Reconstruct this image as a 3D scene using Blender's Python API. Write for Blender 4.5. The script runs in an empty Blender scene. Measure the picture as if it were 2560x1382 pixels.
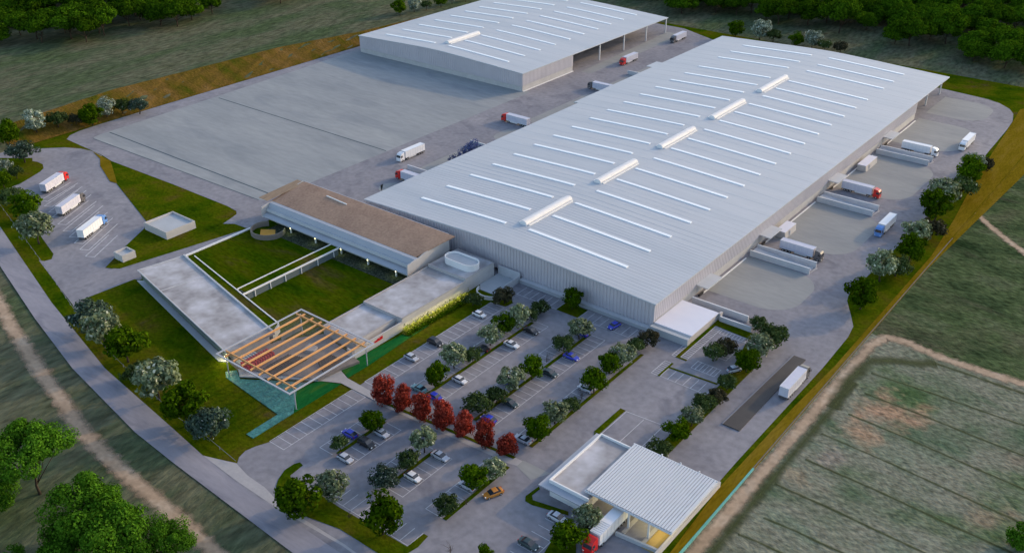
import bpy, math, random
import numpy as np
from mathutils import Vector, Matrix
R = random.Random(7)
scene = bpy.context.scene
COL = scene.collection

# ------------------------------------------------------------------ camera
EYE = Vector((0.0, 0.0, 150.0))
FPX, CX, CY = 2429.25, 1280.0, 691.0
ROT = ((0.786360867, 0.297698532, -0.541305986),
       (0.617767421, -0.378942734, 0.689032523),
       (0.0, -0.876229415, -0.481894191))          # rows: site x, site y, up ; columns: picture x, picture y (down), depth
M3 = Matrix(ROT)

def at(px, py, z=0.0):
    """survey point: the place at height z that the photograph shows at (px, py)"""
    d = Vector((M3[i][0] * (px - CX) + M3[i][1] * (py - CY) + M3[i][2] * FPX for i in range(3)))
    t = (z - EYE.z) / d.z
    return (EYE.x + t * d.x, EYE.y + t * d.y)

def view(ox, oy, s):
    return lambda x, y, z=0.0: at(ox + x / s, oy + y / s, z)
S = 2.977
q1, q2, q3 = view(0, 0, S), view(850, 0, S), view(1700, 0, S)
q4, q5, q6 = view(0, 460, S), view(850, 460, S), view(1700, 460, S)
q7, q8, q9 = view(0, 920, S), view(850, 920, S), view(1700, 920, S)

cam = bpy.data.cameras.new('camera')
cam.sensor_width = 36.0
cam.lens = FPX / 2560 * 36.0
cam.clip_start, cam.clip_end = 1.0, 6000.0
cam_o = bpy.data.objects.new('camera', cam)
COL.objects.link(cam_o)
cm = Matrix.Identity(4)
for i in range(3):
    cm[i][0], cm[i][1], cm[i][2] = ROT[i][0], -ROT[i][1], -ROT[i][2]
    cm[i][3] = EYE[i]
cam_o.matrix_world = cm
scene.camera = cam_o

# ------------------------------------------------------------------ light
AZ = Vector((0.372, 0.928)).normalized()
EL = math.radians(19.0)
sun_dir = Vector((AZ.x * math.cos(EL), AZ.y * math.cos(EL), math.sin(EL)))
sl = bpy.data.lights.new('sun', 'SUN')
sl.energy = 0.95
sl.angle = math.radians(0.6)
sl.color = (1.0, 0.68, 0.34)
so = bpy.data.objects.new('sun', sl)
so.rotation_euler = sun_dir.to_track_quat('Z', 'Y').to_euler()
COL.objects.link(so)
w = bpy.data.worlds.new('World')
scene.world = w
w.use_nodes = True
nt = w.node_tree
nt.nodes.clear()
sky = nt.nodes.new('ShaderNodeTexSky')
sky.sky_type = 'NISHITA'
sky.sun_disc = False
sky.sun_elevation = EL
sky.sun_rotation = math.atan2(AZ.x, AZ.y)
sky.air_density = 1.0
sky.dust_density = 1.6
bg = nt.nodes.new('ShaderNodeBackground')
bg.inputs[1].default_value = 0.15
wo = nt.nodes.new('ShaderNodeOutputWorld')
nt.links.new(sky.outputs[0], bg.inputs[0])
nt.links.new(bg.outputs[0], wo.inputs[0])
scene.view_settings.view_transform = 'Standard'
scene.view_settings.look = 'None'
scene.view_settings.exposure = 0.98
scene.view_settings.gamma = 1.0

# ------------------------------------------------------------------ materials
def M(name, cols, scale=0.1, rough=0.85, detail=6.0, stretch=(1, 1, 1), rot=0.0, fine=None, bump=0.0, bscale=None, spec=0.3, metal=0.0, coords='pos', lo=0.3, hi=0.7, stain=None, spots=()):
    """principled material whose colour wanders between cols with a noise laid out in metres"""
    m = bpy.data.materials.new(name)
    m.use_nodes = True
    n, l = m.node_tree.nodes, m.node_tree.links
    b = n['Principled BSDF']
    b.inputs['Roughness'].default_value = rough
    b.inputs['Specular IOR Level'].default_value = spec
    b.inputs['Metallic'].default_value = metal
    if len(cols) == 1 and not fine and not bump:
        b.inputs['Base Color'].default_value = (*cols[0], 1)
        return m
    if coords == 'pos':
        src = n.new('ShaderNodeNewGeometry').outputs['Position']
    else:
        src = n.new('ShaderNodeTexCoord').outputs['Object']
    mp = n.new('ShaderNodeMapping')
    mp.inputs['Scale'].default_value = stretch
    mp.inputs['Rotation'].default_value = (0, 0, rot)
    l.new(src, mp.inputs[0])
    nz = n.new('ShaderNodeTexNoise')
    nz.inputs['Scale'].default_value = scale
    nz.inputs['Detail'].default_value = detail
    nz.inputs['Roughness'].default_value = 0.6
    l.new(mp.outputs[0], nz.inputs['Vector'])
    cr = n.new('ShaderNodeValToRGB')
    e = cr.color_ramp.elements
    while len(e) < len(cols):
        e.new(0.5)
    for i, c in enumerate(cols):
        e[i].position = lo + (hi - lo) * (i / max(1, len(cols) - 1))
        e[i].color = (*c, 1)
    l.new(nz.outputs['Fac'], cr.inputs[0])
    out = cr.outputs[0]
    def blend(fac, col):
        mxc = n.new('ShaderNodeMix')
        mxc.data_type = 'RGBA'
        l.new(fac, mxc.inputs[0])
        l.new(out, mxc.inputs[6])
        mxc.inputs[7].default_value = (*col, 1)
        return mxc.outputs[2]
    if stain:
        ss, s0, s1, sc_, sf = stain
        n4 = n.new('ShaderNodeTexNoise')
        n4.inputs['Scale'].default_value = ss
        n4.inputs['Detail'].default_value = 8.0
        n4.inputs['Distortion'].default_value = 0.6
        l.new(mp.outputs[0], n4.inputs['Vector'])
        m4 = n.new('ShaderNodeMapRange')
        m4.inputs['From Min'].default_value = s0
        m4.inputs['From Max'].default_value = s1
        m4.inputs['To Max'].default_value = sf
        l.new(n4.outputs['Fac'], m4.inputs['Value'])
        out = blend(m4.outputs[0], sc_)
    for sx_, sy_, sr_, scol, sfac in spots:      # bare ground with a ragged edge at a known place
        dv = n.new('ShaderNodeVectorMath')
        dv.operation = 'DISTANCE'
        l.new(src, dv.inputs[0])
        dv.inputs[1].default_value = (sx_, sy_, -0.7)
        n5 = n.new('ShaderNodeTexNoise')
        n5.inputs['Scale'].default_value = 0.16
        n5.inputs['Detail'].default_value = 10.0
        l.new(src, n5.inputs['Vector'])
        ma = n.new('ShaderNodeMath')
        ma.operation = 'MULTIPLY_ADD'
        l.new(n5.outputs['Fac'], ma.inputs[0])
        ma.inputs[1].default_value = sr_ * 2.4
        l.new(dv.outputs['Value'], ma.inputs[2])
        m5 = n.new('ShaderNodeMapRange')
        m5.inputs['From Min'].default_value = sr_ * 2.0
        m5.inputs['From Max'].default_value = sr_ * 1.35
        m5.inputs['To Max'].default_value = sfac
        l.new(ma.outputs[0], m5.inputs['Value'])
        out = blend(m5.outputs[0], scol)
    if fine:
        fs, fa = fine
        n2 = n.new('ShaderNodeTexNoise')
        n2.inputs['Scale'].default_value = fs
        n2.inputs['Detail'].default_value = 4.0
        l.new(mp.outputs[0], n2.inputs['Vector'])
        mr = n.new('ShaderNodeMapRange')
        mr.inputs['From Min'].default_value = 0.25
        mr.inputs['From Max'].default_value = 0.75
        mr.inputs['To Min'].default_value = 1 - fa
        mr.inputs['To Max'].default_value = 1 + fa
        l.new(n2.outputs['Fac'], mr.inputs['Value'])
        mx = n.new('ShaderNodeVectorMath')
        mx.operation = 'SCALE'
        l.new(out, mx.inputs[0])
        l.new(mr.outputs[0], mx.inputs['Scale'])
        out = mx.outputs[0]
    l.new(out, b.inputs['Base Color'])
    if bump:
        n3 = n.new('ShaderNodeTexNoise')
        n3.inputs['Scale'].default_value = bscale or scale * 10
        n3.inputs['Detail'].default_value = 5.0
        l.new(mp.outputs[0], n3.inputs['Vector'])
        bp = n.new('ShaderNodeBump')
        bp.inputs['Strength'].default_value = 1.0
        bp.inputs['Distance'].default_value = bump
        l.new(n3.outputs['Fac'], bp.inputs['Height'])
        l.new(bp.outputs[0], b.inputs['Normal'])
    return m

def leaf_mat(name, dark, light, pale=None, pale_at=0.9, hue=0.12):
    """foliage: every leaf face has its own tone, every tree a slightly different one"""
    m = bpy.data.materials.new(name)
    m.use_nodes = True
    n, l = m.node_tree.nodes, m.node_tree.links
    b = n['Principled BSDF']
    b.inputs['Roughness'].default_value = 0.9
    b.inputs['Specular IOR Level'].default_value = 0.0
    g = n.new('ShaderNodeNewGeometry')
    cr = n.new('ShaderNodeValToRGB')
    e = cr.color_ramp.elements
    e[0].color = (*dark, 1)
    e[1].color = (*light, 1)
    e[1].position = 0.85
    if pale:
        p = e.new(pale_at)
        p.color = (*light, 1)
        e2 = e.new(min(1.0, pale_at + 0.02))
        e2.color = (*pale, 1)
    l.new(g.outputs['Random Per Island'], cr.inputs[0])
    oi = n.new('ShaderNodeObjectInfo')
    mr = n.new('ShaderNodeMapRange')
    mr.inputs['To Min'].default_value = 1 - hue * 2
    mr.inputs['To Max'].default_value = 1 + hue * 2
    l.new(oi.outputs['Random'], mr.inputs['Value'])
    sc = n.new('ShaderNodeVectorMath')
    sc.operation = 'SCALE'
    l.new(cr.outputs[0], sc.inputs[0])
    l.new(mr.outputs[0], sc.inputs['Scale'])
    l.new(sc.outputs[0], b.inputs['Base Color'])
    tr = n.new('ShaderNodeBsdfTranslucent')
    l.new(sc.outputs[0], tr.inputs['Color'])
    mx = n.new('ShaderNodeMixShader')
    mx.inputs[0].default_value = 0.25
    l.new(b.outputs[0], mx.inputs[1])
    l.new(tr.outputs[0], mx.inputs[2])
    l.new(mx.outputs[0], n['Material Output'].inputs['Surface'])
    return m

def glass_mat(name, tint, alpha, rough=0.08):
    m = bpy.data.materials.new(name)
    m.use_nodes = True
    n, l = m.node_tree.nodes, m.node_tree.links
    b = n['Principled BSDF']
    b.inputs['Base Color'].default_value = (*tint, 1)
    b.inputs['Roughness'].default_value = rough
    b.inputs['Alpha'].default_value = alpha
    return m

def lamp_mat(name, col, s):
    m = bpy.data.materials.new(name)
    m.use_nodes = True
    b = m.node_tree.nodes['Principled BSDF']
    b.inputs['Base Color'].default_value = (*col, 1)
    b.inputs['Emission Color'].default_value = (*col, 1)
    b.inputs['Emission Strength'].default_value = s
    return m

m_asphalt = M('asphalt_paving', [(0.198, 0.196, 0.224), (0.238, 0.232, 0.256), (0.283, 0.272, 0.293)], 0.045, 0.9, fine=(0.55, 0.16), stain=(0.11, 0.54, 0.68, (0.135, 0.135, 0.165), 0.55), bump=0.02, bscale=2.5)
m_road = M('road_paving', [(0.23, 0.228, 0.265), (0.27, 0.262, 0.298), (0.315, 0.30, 0.33)], 0.09, 0.9, stain=(0.13, 0.53, 0.66, (0.16, 0.16, 0.20), 0.6), fine=(0.7, 0.08), bump=0.02, bscale=2.0, rot=0.3, stretch=(0.5, 2, 1))
m_yard = M('yard_concrete', [(0.245, 0.262, 0.272), (0.285, 0.30, 0.308), (0.315, 0.328, 0.33)], 0.03, 0.9, fine=(0.25, 0.09), stain=(0.05, 0.52, 0.68, (0.21, 0.23, 0.25), 0.6), stretch=(0.6, 2.2, 1), rot=0.5, bump=0.01, bscale=1.5)
m_apron = M('apron_concrete', [(0.25, 0.258, 0.262), (0.29, 0.295, 0.29), (0.315, 0.318, 0.31)], 0.06, 0.9, fine=(0.4, 0.07), stretch=(0.6, 2.0, 1))
m_path = M('path_concrete', [(0.36, 0.35, 0.36), (0.42, 0.40, 0.40)], 0.3, 0.9, fine=(1.5, 0.06))
m_paint = M('road_paint', [(0.40, 0.40, 0.43), (0.66, 0.66, 0.68)], 0.8, 0.7)
m_joint = M('joint_sealant', [(0.05, 0.08, 0.10)], 1)
m_lawn = M('lawn_grass', [(0.020, 0.050, 0.001), (0.040, 0.070, 0.0015), (0.068, 0.085, 0.003), (0.080, 0.072, 0.008), (0.095, 0.072, 0.045)], 0.07, 0.95, detail=8, fine=(0.9, 0.35), bump=0.15, bscale=1.6, lo=0.32, hi=0.74, spec=0.0)
m_court = M('court_grass', [(0.017, 0.046, 0.001), (0.033, 0.063, 0.0012), (0.056, 0.073, 0.002), (0.070, 0.060, 0.015), (0.085, 0.065, 0.045)], 0.08, 0.95, detail=8, stretch=(0.5, 1.4, 1), rot=0.7, fine=(0.9, 0.38), bump=0.15, bscale=1.6, lo=0.32, hi=0.78, spec=0.0)
m_field = M('field_grass', [(0.048, 0.074, 0.036), (0.070, 0.098, 0.046), (0.080, 0.100, 0.056), (0.115, 0.118, 0.075), (0.095, 0.105, 0.060), (0.05, 0.07, 0.04)], 0.016, 0.95, detail=12, stretch=(2.4, 0.8, 1), rot=0.6, fine=(0.22, 0.5), bump=0.5, bscale=0.5, lo=0.28, hi=0.72, spec=0.0)
m_pasture = M('pasture_grass', [(0.052, 0.092, 0.034), (0.095, 0.138, 0.066), (0.155, 0.172, 0.118), (0.20, 0.20, 0.15), (0.165, 0.19, 0.135), (0.10, 0.14, 0.085), (0.20, 0.165, 0.11)], 0.028, 0.95, stain=(0.045, 0.52, 0.66, (0.06, 0.105, 0.055), 0.7), spots=((*q9(1560, 330, -0.7), 12.0, (0.36, 0.23, 0.15), 0.85), (*q9(1350, 500, -0.7), 8.0, (0.34, 0.22, 0.14), 0.75), (*q9(900, 830, -0.7), 6.5, (0.28, 0.22, 0.15), 0.65), (*q9(2300, 1130, -0.7), 9.0, (0.25, 0.19, 0.13), 0.65), (*q9(1150, 700, -0.7), 6.0, (0.24, 0.20, 0.17), 0.6), (*q9(2480, 700, -0.7), 7.0, (0.20, 0.16, 0.12), 0.6)), detail=12, stretch=(1.0, 1.45, 1), rot=-0.6, fine=(0.6, 0.5), bump=0.3, bscale=0.9, lo=0.28, hi=0.80, spec=0.0)
m_meadow = M('meadow_grass', [(0.022, 0.040, 0.016), (0.045, 0.068, 0.030), (0.070, 0.098, 0.042), (0.095, 0.115, 0.060), (0.05, 0.075, 0.035)], 0.045, 0.95, detail=12, stretch=(1.0, 1.8, 1), rot=-0.6, fine=(0.45, 0.6), bump=0.3, bscale=0.9, lo=0.3, hi=0.72, stain=(0.03, 0.55, 0.7, (0.12, 0.10, 0.07), 0.5), spec=0.0)
m_bank = M('dry_bank_grass', [(0.055, 0.070, 0.006), (0.105, 0.075, 0.012), (0.15, 0.090, 0.022), (0.19, 0.115, 0.04)], 0.07, 0.95, fine=(1.2, 0.4), bump=0.3, bscale=0.8, stretch=(0.6, 1.4, 1), spec=0.0)
m_slope = M('slope_grass', [(0.12, 0.090, 0.005), (0.165, 0.115, 0.008), (0.20, 0.135, 0.018)], 0.10, 0.95, fine=(0.9, 0.25), stretch=(2.2, 0.5, 1), rot=0.6, spec=0.0)
m_roof = M('roof_sheet', [(0.43, 0.46, 0.50), (0.465, 0.49, 0.525), (0.495, 0.51, 0.54)], 0.03, 0.5, stretch=(0.3, 3, 1), fine=(0.35, 0.05), spec=0.4)
m_clad = M('wall_sheet', [(0.47, 0.445, 0.475), (0.53, 0.50, 0.53)], 0.15, 0.55, spec=0.25)
m_base = M('base_wall_concrete', [(0.44, 0.43, 0.43), (0.50, 0.49, 0.48)], 0.2, 0.85, fine=(1.0, 0.06))
m_white = M('white_render', [(0.72, 0.72, 0.73), (0.78, 0.78, 0.78)], 0.3, 0.7)
m_white2 = M('white_membrane', [(0.66, 0.67, 0.76), (0.73, 0.73, 0.80)], 0.12, 0.6)
m_light = M('rooflight_sheet', [(0.90, 0.93, 0.95)], 1, 0.25, spec=0.6)
m_conc = M('weathered_roof_concrete', [(0.27, 0.255, 0.26), (0.37, 0.355, 0.36), (0.45, 0.44, 0.46), (0.54, 0.53, 0.56)], 0.13, 0.85, fine=(0.5, 0.05), detail=3, lo=0.33, hi=0.68)
m_wallc = M('smooth_wall_concrete', [(0.46, 0.44, 0.43), (0.52, 0.50, 0.49)], 0.15, 0.85, fine=(0.8, 0.05))
m_grey = M('grey_wall_concrete', [(0.40, 0.42, 0.44), (0.46, 0.48, 0.50)], 0.2, 0.8)
m_dockw = M('dock_wall_concrete', [(0.47, 0.48, 0.50), (0.55, 0.55, 0.57)], 0.25, 0.8, fine=(1.2, 0.05))
m_deck = M('gravel_roof', [(0.30, 0.19, 0.135), (0.355, 0.23, 0.16), (0.40, 0.26, 0.18)], 0.12, 0.95, fine=(1.2, 0.2), bump=0.05, bscale=3.0)
m_deck2 = M('timber_roof_edge', [(0.30, 0.21, 0.14), (0.37, 0.26, 0.17)], 0.4, 0.9, stretch=(3, 0.3, 1), fine=(1.4, 0.2))
m_fascia = M('fascia_panel', [(0.36, 0.38, 0.43), (0.41, 0.43, 0.47)], 0.2, 0.6)
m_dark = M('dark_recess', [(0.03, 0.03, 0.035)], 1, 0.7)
m_timber = M('orange_timber', [(0.68, 0.33, 0.12), (0.78, 0.41, 0.17)], 0.6, 0.6, stretch=(1, 0.2, 1))
m_glass = glass_mat('clear_canopy_glass', (0.22, 0.20, 0.19), 0.12, 0.30)
m_glassd = glass_mat('gallery_glass', (0.18, 0.22, 0.24), 0.75)
m_facade = M('facade_glazing', [(0.10, 0.14, 0.11), (0.16, 0.20, 0.15)], 0.5, 0.15, spec=0.6)
m_steel = M('pale_steel', [(0.62, 0.64, 0.67)], 1, 0.45)
m_pond = M('pond_water', [(0.025, 0.12, 0.115), (0.045, 0.19, 0.175), (0.08, 0.27, 0.25)], 0.7, 0.35, fine=(2.0, 0.35), bump=0.12, bscale=1.8, spec=0.4)
m_turf = M('bright_turf', [(0.006, 0.085, 0.022), (0.014, 0.125, 0.03), (0.06, 0.13, 0.02)], 0.12, 0.9, stretch=(2.4, 0.5, 1), fine=(1.5, 0.25), bump=0.1, bscale=1.5, spec=0.0)
m_teal = M('teal_wall_paint', [(0.10, 0.36, 0.33), (0.15, 0.43, 0.39)], 0.2, 0.7)
m_dirt = M('track_earth', [(0.30, 0.22, 0.15), (0.40, 0.29, 0.20), (0.46, 0.37, 0.28)], 0.12, 0.95, fine=(0.8, 0.2))
m_slab = M('weighbridge_steel', [(0.055, 0.051, 0.053), (0.075, 0.07, 0.067)], 0.3, 0.7)
m_red = M('red_paint', [(0.55, 0.015, 0.02)], 1, 0.5)
m_redw = M('red_wall_paint', [(0.50, 0.02, 0.03)], 1, 0.7)
m_ring = M('ring_wall_render', [(0.19, 0.165, 0.14), (0.23, 0.20, 0.17)], 0.4, 0.85)
m_amber = M('amber_deck', [(0.62, 0.30, 0.04), (0.68, 0.36, 0.07)], 0.5, 0.8)
m_gravel = M('dark_bed_planting', [(0.018, 0.022, 0.016), (0.05, 0.06, 0.04), (0.10, 0.11, 0.08)], 1.6, 0.95, fine=(3.0, 0.5), bump=0.2, bscale=3, spec=0.0)
m_ochre = M('ochre_paving', [(0.38, 0.27, 0.09), (0.45, 0.33, 0.13)], 0.4, 0.9)
m_bark = M('bark', [(0.045, 0.032, 0.022), (0.075, 0.055, 0.04)], 2.0, 0.95, coords='obj')
m_bench = M('bench_timber', [(0.06, 0.05, 0.045)], 1, 0.8)

# ------------------------------------------------------------------ mesh building
class MB:
    def __init__(s):
        s.v, s.f = [], []
    def add(s, vs, fs):
        o = len(s.v)
        s.v += [tuple(p) for p in vs]
        s.f += [tuple(i + o for i in f) for f in fs]
        return s
    def box(s, x0, y0, z0, x1, y1, z1):
        return s.prism([(x0, y0), (x1, y0), (x1, y1), (x0, y1)], z0, z1)
    def prism(s, poly, z0, z1, bottom=True):
        n = len(poly)
        a = sum(poly[i][0] * poly[(i + 1) % n][1] - poly[(i + 1) % n][0] * poly[i][1] for i in range(n))
        if a < 0:
            poly = poly[::-1]
        vs = [(p[0], p[1], z0) for p in poly] + [(p[0], p[1], z1) for p in poly]
        fs = [tuple(range(n, 2 * n))] + [(i, (i + 1) % n, n + (i + 1) % n, n + i) for i in range(n)]
        if bottom:
            fs.append(tuple(range(n - 1, -1, -1)))
        return s.add(vs, fs)
    def sheet(s, poly, z):
        n = len(poly)
        a = sum(poly[i][0] * poly[(i + 1) % n][1] - poly[(i + 1) % n][0] * poly[i][1] for i in range(n))
        if a < 0:
            poly = poly[::-1]
        return s.add([(p[0], p[1], z) for p in poly], [tuple(range(n))])
    def line(s, a, b, wd, z):
        dx, dy = b[0] - a[0], b[1] - a[1]
        L = math.hypot(dx, dy) or 1
        nx, ny = -dy / L * wd / 2, dx / L * wd / 2
        return s.sheet([(a[0] + nx, a[1] + ny), (a[0] - nx, a[1] - ny), (b[0] - nx, b[1] - ny), (b[0] + nx, b[1] + ny)], z)
    def wall(s, a, b, wd, z0, z1):
        dx, dy = b[0] - a[0], b[1] - a[1]
        L = math.hypot(dx, dy) or 1
        nx, ny = -dy / L * wd / 2, dx / L * wd / 2
        return s.prism([(a[0] + nx, a[1] + ny), (a[0] - nx, a[1] - ny), (b[0] - nx, b[1] - ny), (b[0] + nx, b[1] + ny)], z0, z1)
    def hexa(s, lo, hi):
        """solid between two quads of 3D points"""
        return s.add(list(lo) + list(hi), [(3, 2, 1, 0), (4, 5, 6, 7), (0, 1, 5, 4), (1, 2, 6, 5), (2, 3, 7, 6), (3, 0, 4, 7)])
    def tube(s, pts, rad, n=8, cap=True):
        vs, fs = [], []
        up = Vector((0, 0, 1))
        P = [Vector(p) for p in pts]
        for i, p in enumerate(P):
            d = (P[min(i + 1, len(P) - 1)] - P[max(i - 1, 0)]).normalized()
            a = d.cross(up if abs(d.z) < 0.95 else Vector((1, 0, 0))).normalized()
            b = d.cross(a)
            r = rad[i] if isinstance(rad, (list, tuple)) else rad
            for k in range(n):
                t = 2 * math.pi * k / n
                vs.append(p + a * (math.cos(t) * r) + b * (math.sin(t) * r))
        for i in range(len(P) - 1):
            for k in range(n):
                fs.append((i * n + k, i * n + (k + 1) % n, (i + 1) * n + (k + 1) % n, (i + 1) * n + k))
        if cap:
            fs.append(tuple(range(n - 1, -1, -1)))
            fs.append(tuple(range((len(P) - 1) * n, len(P) * n)))
        return s.add(vs, fs)
    def mesh(s, name, m, smooth=False):
        me = bpy.data.meshes.new(name)
        me.from_pydata(s.v, [], s.f)
        if m:
            me.materials.append(m)
        if smooth:
            me.polygons.foreach_set('use_smooth', [True] * len(me.polygons))
        me.update()
        return me
    def build(s, name, m, parent=None, smooth=False):
        return link(name, s.mesh(name, m, smooth), parent)

def link(name, me, parent=None):
    o = bpy.data.objects.new(name, me)
    COL.objects.link(o)
    if parent:
        o.parent = parent
    return o

def tag(o, label, cat, group=None):
    o['label'] = label
    o['category'] = cat
    if group:
        o['group'] = group
    return o

def struct(o, label=None, kind='structure'):
    o['kind'] = kind
    if label:
        o['label'] = label
    return o

def root(name, label, cat, loc=(0, 0, 0), rz=0.0, group=None, sc=1.0):
    o = bpy.data.objects.new(name, None)
    o.location = loc
    o.rotation_euler = (0, 0, rz)
    o.scale = (sc, sc, sc)
    o.empty_display_size = 0.5
    COL.objects.link(o)
    return tag(o, label, cat, group)

def copy_thing(r, loc, rz, sc, label, group):
    c = r.copy()
    COL.objects.link(c)
    c.location, c.rotation_euler = loc, (0, 0, rz)
    c.scale = (sc, sc, sc) if not isinstance(sc, tuple) else sc
    c['label'] = label
    if group:
        c['group'] = group
    for ch in r.children:
        d = ch.copy()
        COL.objects.link(d)
        d.parent = c
        for g in ch.children:
            e = g.copy()
            COL.objects.link(e)
            e.parent = d
    return c

def lerp(a, b, t):
    return a + (b - a) * t
# ------------------------------------------------------------------ terrain and ground sheets
BT = [(100, -415), (176, -418), (234, -426), (273, -423.6), (332, -421), (381, -410), (430, -405)]   # crest of the western bank: y, x
def crest(y):
    if y <= BT[0][0]:
        return BT[0][1]
    for (y0, x0), (y1, x1) in zip(BT, BT[1:]):
        if y <= y1:
            return lerp(x0, x1, (y - y0) / (y1 - y0))
    return BT[-1][1]
FOOT = -401.5
def ground_z(x, y):
    c = crest(y)
    up = max(0.0, min(1.0, (FOOT - x) / (FOOT - c)))
    if y > 430:
        up *= max(0.0, 1 - (y - 430) / 90)
    z = 5.0 * up
    if x < -300 and y < 150:
        z *= max(0.0, min(1.0, (y - 118) / 30))
    return z

def axis(lo, hi, dense_lo, dense_hi, fine, coarse):
    a, v = [], lo
    while v < hi:
        a.append(v)
        v += fine if dense_lo <= v < dense_hi else coarse
    a.append(hi)
    return a
xs = axis(-1500, -66.0, -440, -395, 3, 25)
ys = axis(-100, 1700, 90, 540, 10, 30)
mb = MB()
for y in ys:
    for x in xs:
        z = ground_z(x, y)
        inside = -430 < x and 99 < y < 525
        mb.v.append((x, y, z - (0.25 if inside and x > -402 else 0.06)))
nx_ = len(xs)
for j in range(len(ys) - 1):
    for i in range(nx_ - 1):
        a = j * nx_ + i
        mb.f.append((a, a + 1, a + nx_ + 1, a + nx_))
struct(mb.build('field', m_field), 'rough grass field around the factory site')
def low_z(y):
    return lerp(-0.62, -0.12, max(0.0, min(1.0, (y - 135) / 62)))
ys = sorted(ys + [135, 150, 165, 180, 197, 252])
mb = MB()
RX = axis(-65.62, 900, -66, -20, 8, 40)
for y in ys:
    for x in RX:
        mb.v.append((x, y, low_z(y)))
nx_ = len(RX)
for j in range(len(ys) - 1):
    for i in range(nx_ - 1):
        a = j * nx_ + i
        mb.f.append((a, a + 1, a + nx_ + 1, a + nx_))
for nm, mt, lo_y, hi_y, lab in (('pasture', m_pasture, -1e9, 252, 'pale furrowed pasture beyond the boundary wall'), ('meadow', m_meadow, 252, 1e9, 'dark green meadow beyond the farm track')):
    h = MB()
    h.v = mb.v
    h.f = [f for f in mb.f if lo_y <= mb.v[f[0]][1] < hi_y]
    struct(h.build(nm, mt), lab)
# earth face of the step between site and pasture
MB().box(-66.05, -100, -2.0, -65.62, 1700, -0.05).build('terrace_edge', m_slope)
struct(bpy.data.objects['terrace_edge'])

# western bank of dry grass
mb = MB()
ny, nxx = 60, 8
for j in range(ny + 1):
    y = lerp(172, 470, j / ny)
    for i in range(nxx + 1):
        t = i / nxx
        x = lerp(FOOT, crest(y), t)
        h = ground_z(x, y)
        n = math.sin(y * 0.9 + i * 2.1) * 0.12 + R.uniform(-.12, .12)
        mb.v.append((x + n * (0 if i in (0,) else 1), y, h + 0.12 + (n if 0 < i < nxx else 0)))
for j in range(ny):
    for i in range(nxx):
        a = j * (nxx + 1) + i
        mb.f.append((a, a + nxx + 1, a + nxx + 2, a + 1))
struct(mb.build('embankment', m_bank), 'brown dry grass embankment along the yard')

# lawns: one base sheet under everything on site
site = [(-404, 150), (-402, 200), (-402, 470), (-402, 524), (-66.0, 524), (-66.0, 96), (-75, 96), (-130, 96.0), (-171.8, 98.0), (-224, 104), (-269, 114), (-333, 131)]
struct(MB().sheet(site, 0.0).build('site_lawn', m_lawn), 'olive green lawns of the factory site')

Z1, Z2, Z3, Z4 = 0.03, 0.05, 0.07, 0.09
# public road
rl = [(-420, 150), (-350, 130), (-304.4, 116.7), (-264, 106.6), (-230.9, 99.3), (-192.5, 93.7), (-175, 92.6), (-130.1, 90.7), (-90, 89), (40, 84)]
rr = [(40, 92), (-90, 97.2), (-123.2, 98.8), (-139, 98.1), (-158, 98.0), (-171.8, 98.6), (-185.5, 100.3), (-223.9, 104.8), (-269.2, 114.7), (-333.1, 131.4), (-366, 142), (-420, 159)]
struct(MB().sheet(rl + rr, 0.035).build('road', m_road), 'grey public road past the factory')
ap = [(-171.8, 98.6), (-163, 101.7), (-157.5, 100.6), (-151.1, 100.4), (-144.1, 99.0), (-139.4, 98.9), (-123.2, 99.2), (-100, 98), (-100, 97.3), (-123.2, 98.6), (-144.1, 97.6), (-157.7, 97.8)]
struct(MB().sheet(ap, 0.055).build('path', m_path), 'pale paved verge along the road')

# asphalt areas (holes are made by lawns laid above)
lot = [(-405, 165), (-399.3, 173.7), (-386.7, 186.5), (-380, 190), (-373.2, 191.5), (-366, 191.0), (-362.5, 189.5), (-334.7, 178.3), (-296.2, 165.8), (-291.9, 162.1), (-285.1, 150.8), (-276.2, 137.1), (-272, 139.8), (-268, 160), (-263, 186),
       (-262.8, 184.5), (-262.8, 158.3), (-260.2, 139.4), (-262.0, 138.7), (-263.1, 122.6), (-257.9, 118.4), (-258.6, 116.4), (-263, 118), (-302, 127.5)]
lot += [at(*p) for p in ((97, 651), (111, 653), (129, 648), (134, 635), (104, 593), (85, 560), (60, 520), (30, 467), (50, 460), (100, 430), (109, 421), (107, 411), (94, 405), (81, 403))] + [(-386, 172), (-400, 161)]
struct(MB().sheet(lot, Z1).build('lorry_park', m_asphalt), 'grey lorry park at the west of the site')

ring = [(-395, 192.3), (-398.2, 195.6), (-400, 201), (-400.6, 208.2), (-401.2, 235.5), (-401.5, 380), (-401.5, 522), (-276.8, 519), (-264.2, 513), (-251.1, 507), (-240, 505), (-120.1, 496.6), (-98, 493.5), (-91.8, 490.6), (-86, 485), (-82.9, 478.9), (-80.5, 468), (-79.6, 454.1), (-78.6, 418.8), (-76.5, 396.4), (-77.6, 370),
        (-78.8, 304.7), (-79.1, 269.1), (-78.2, 265.7), (-74, 258), (-71.1, 252.3), (-70.1, 245.6), (-69.6, 226), (-70, 175.4), (-69.8, 150), (-69.6, 95), (-100, 96.5), (-139.4, 97.2), (-157.5, 97.4), (-167, 98.2), (-171.0, 98.8), (-163, 101.9), (-164.4, 103.5), (-165.2, 106.0), (-164.6, 108.6), (-163.2, 111.9),
        (-163.4, 197.5), (-158.3, 198.3), (-157.8, 201.6), (-163.5, 203.2), (-166, 205), (-168, 212), (-191, 212), (-191, 209), (-262.8, 207), (-262.8, 184.5), (-270, 184), (-273.2, 181.5), (-274.6, 186), (-275.9, 189.6), (-278.1, 191.2), (-284.1, 191.9), (-317.9, 191.5), (-357.5, 190.2), (-366, 191.4)]
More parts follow.
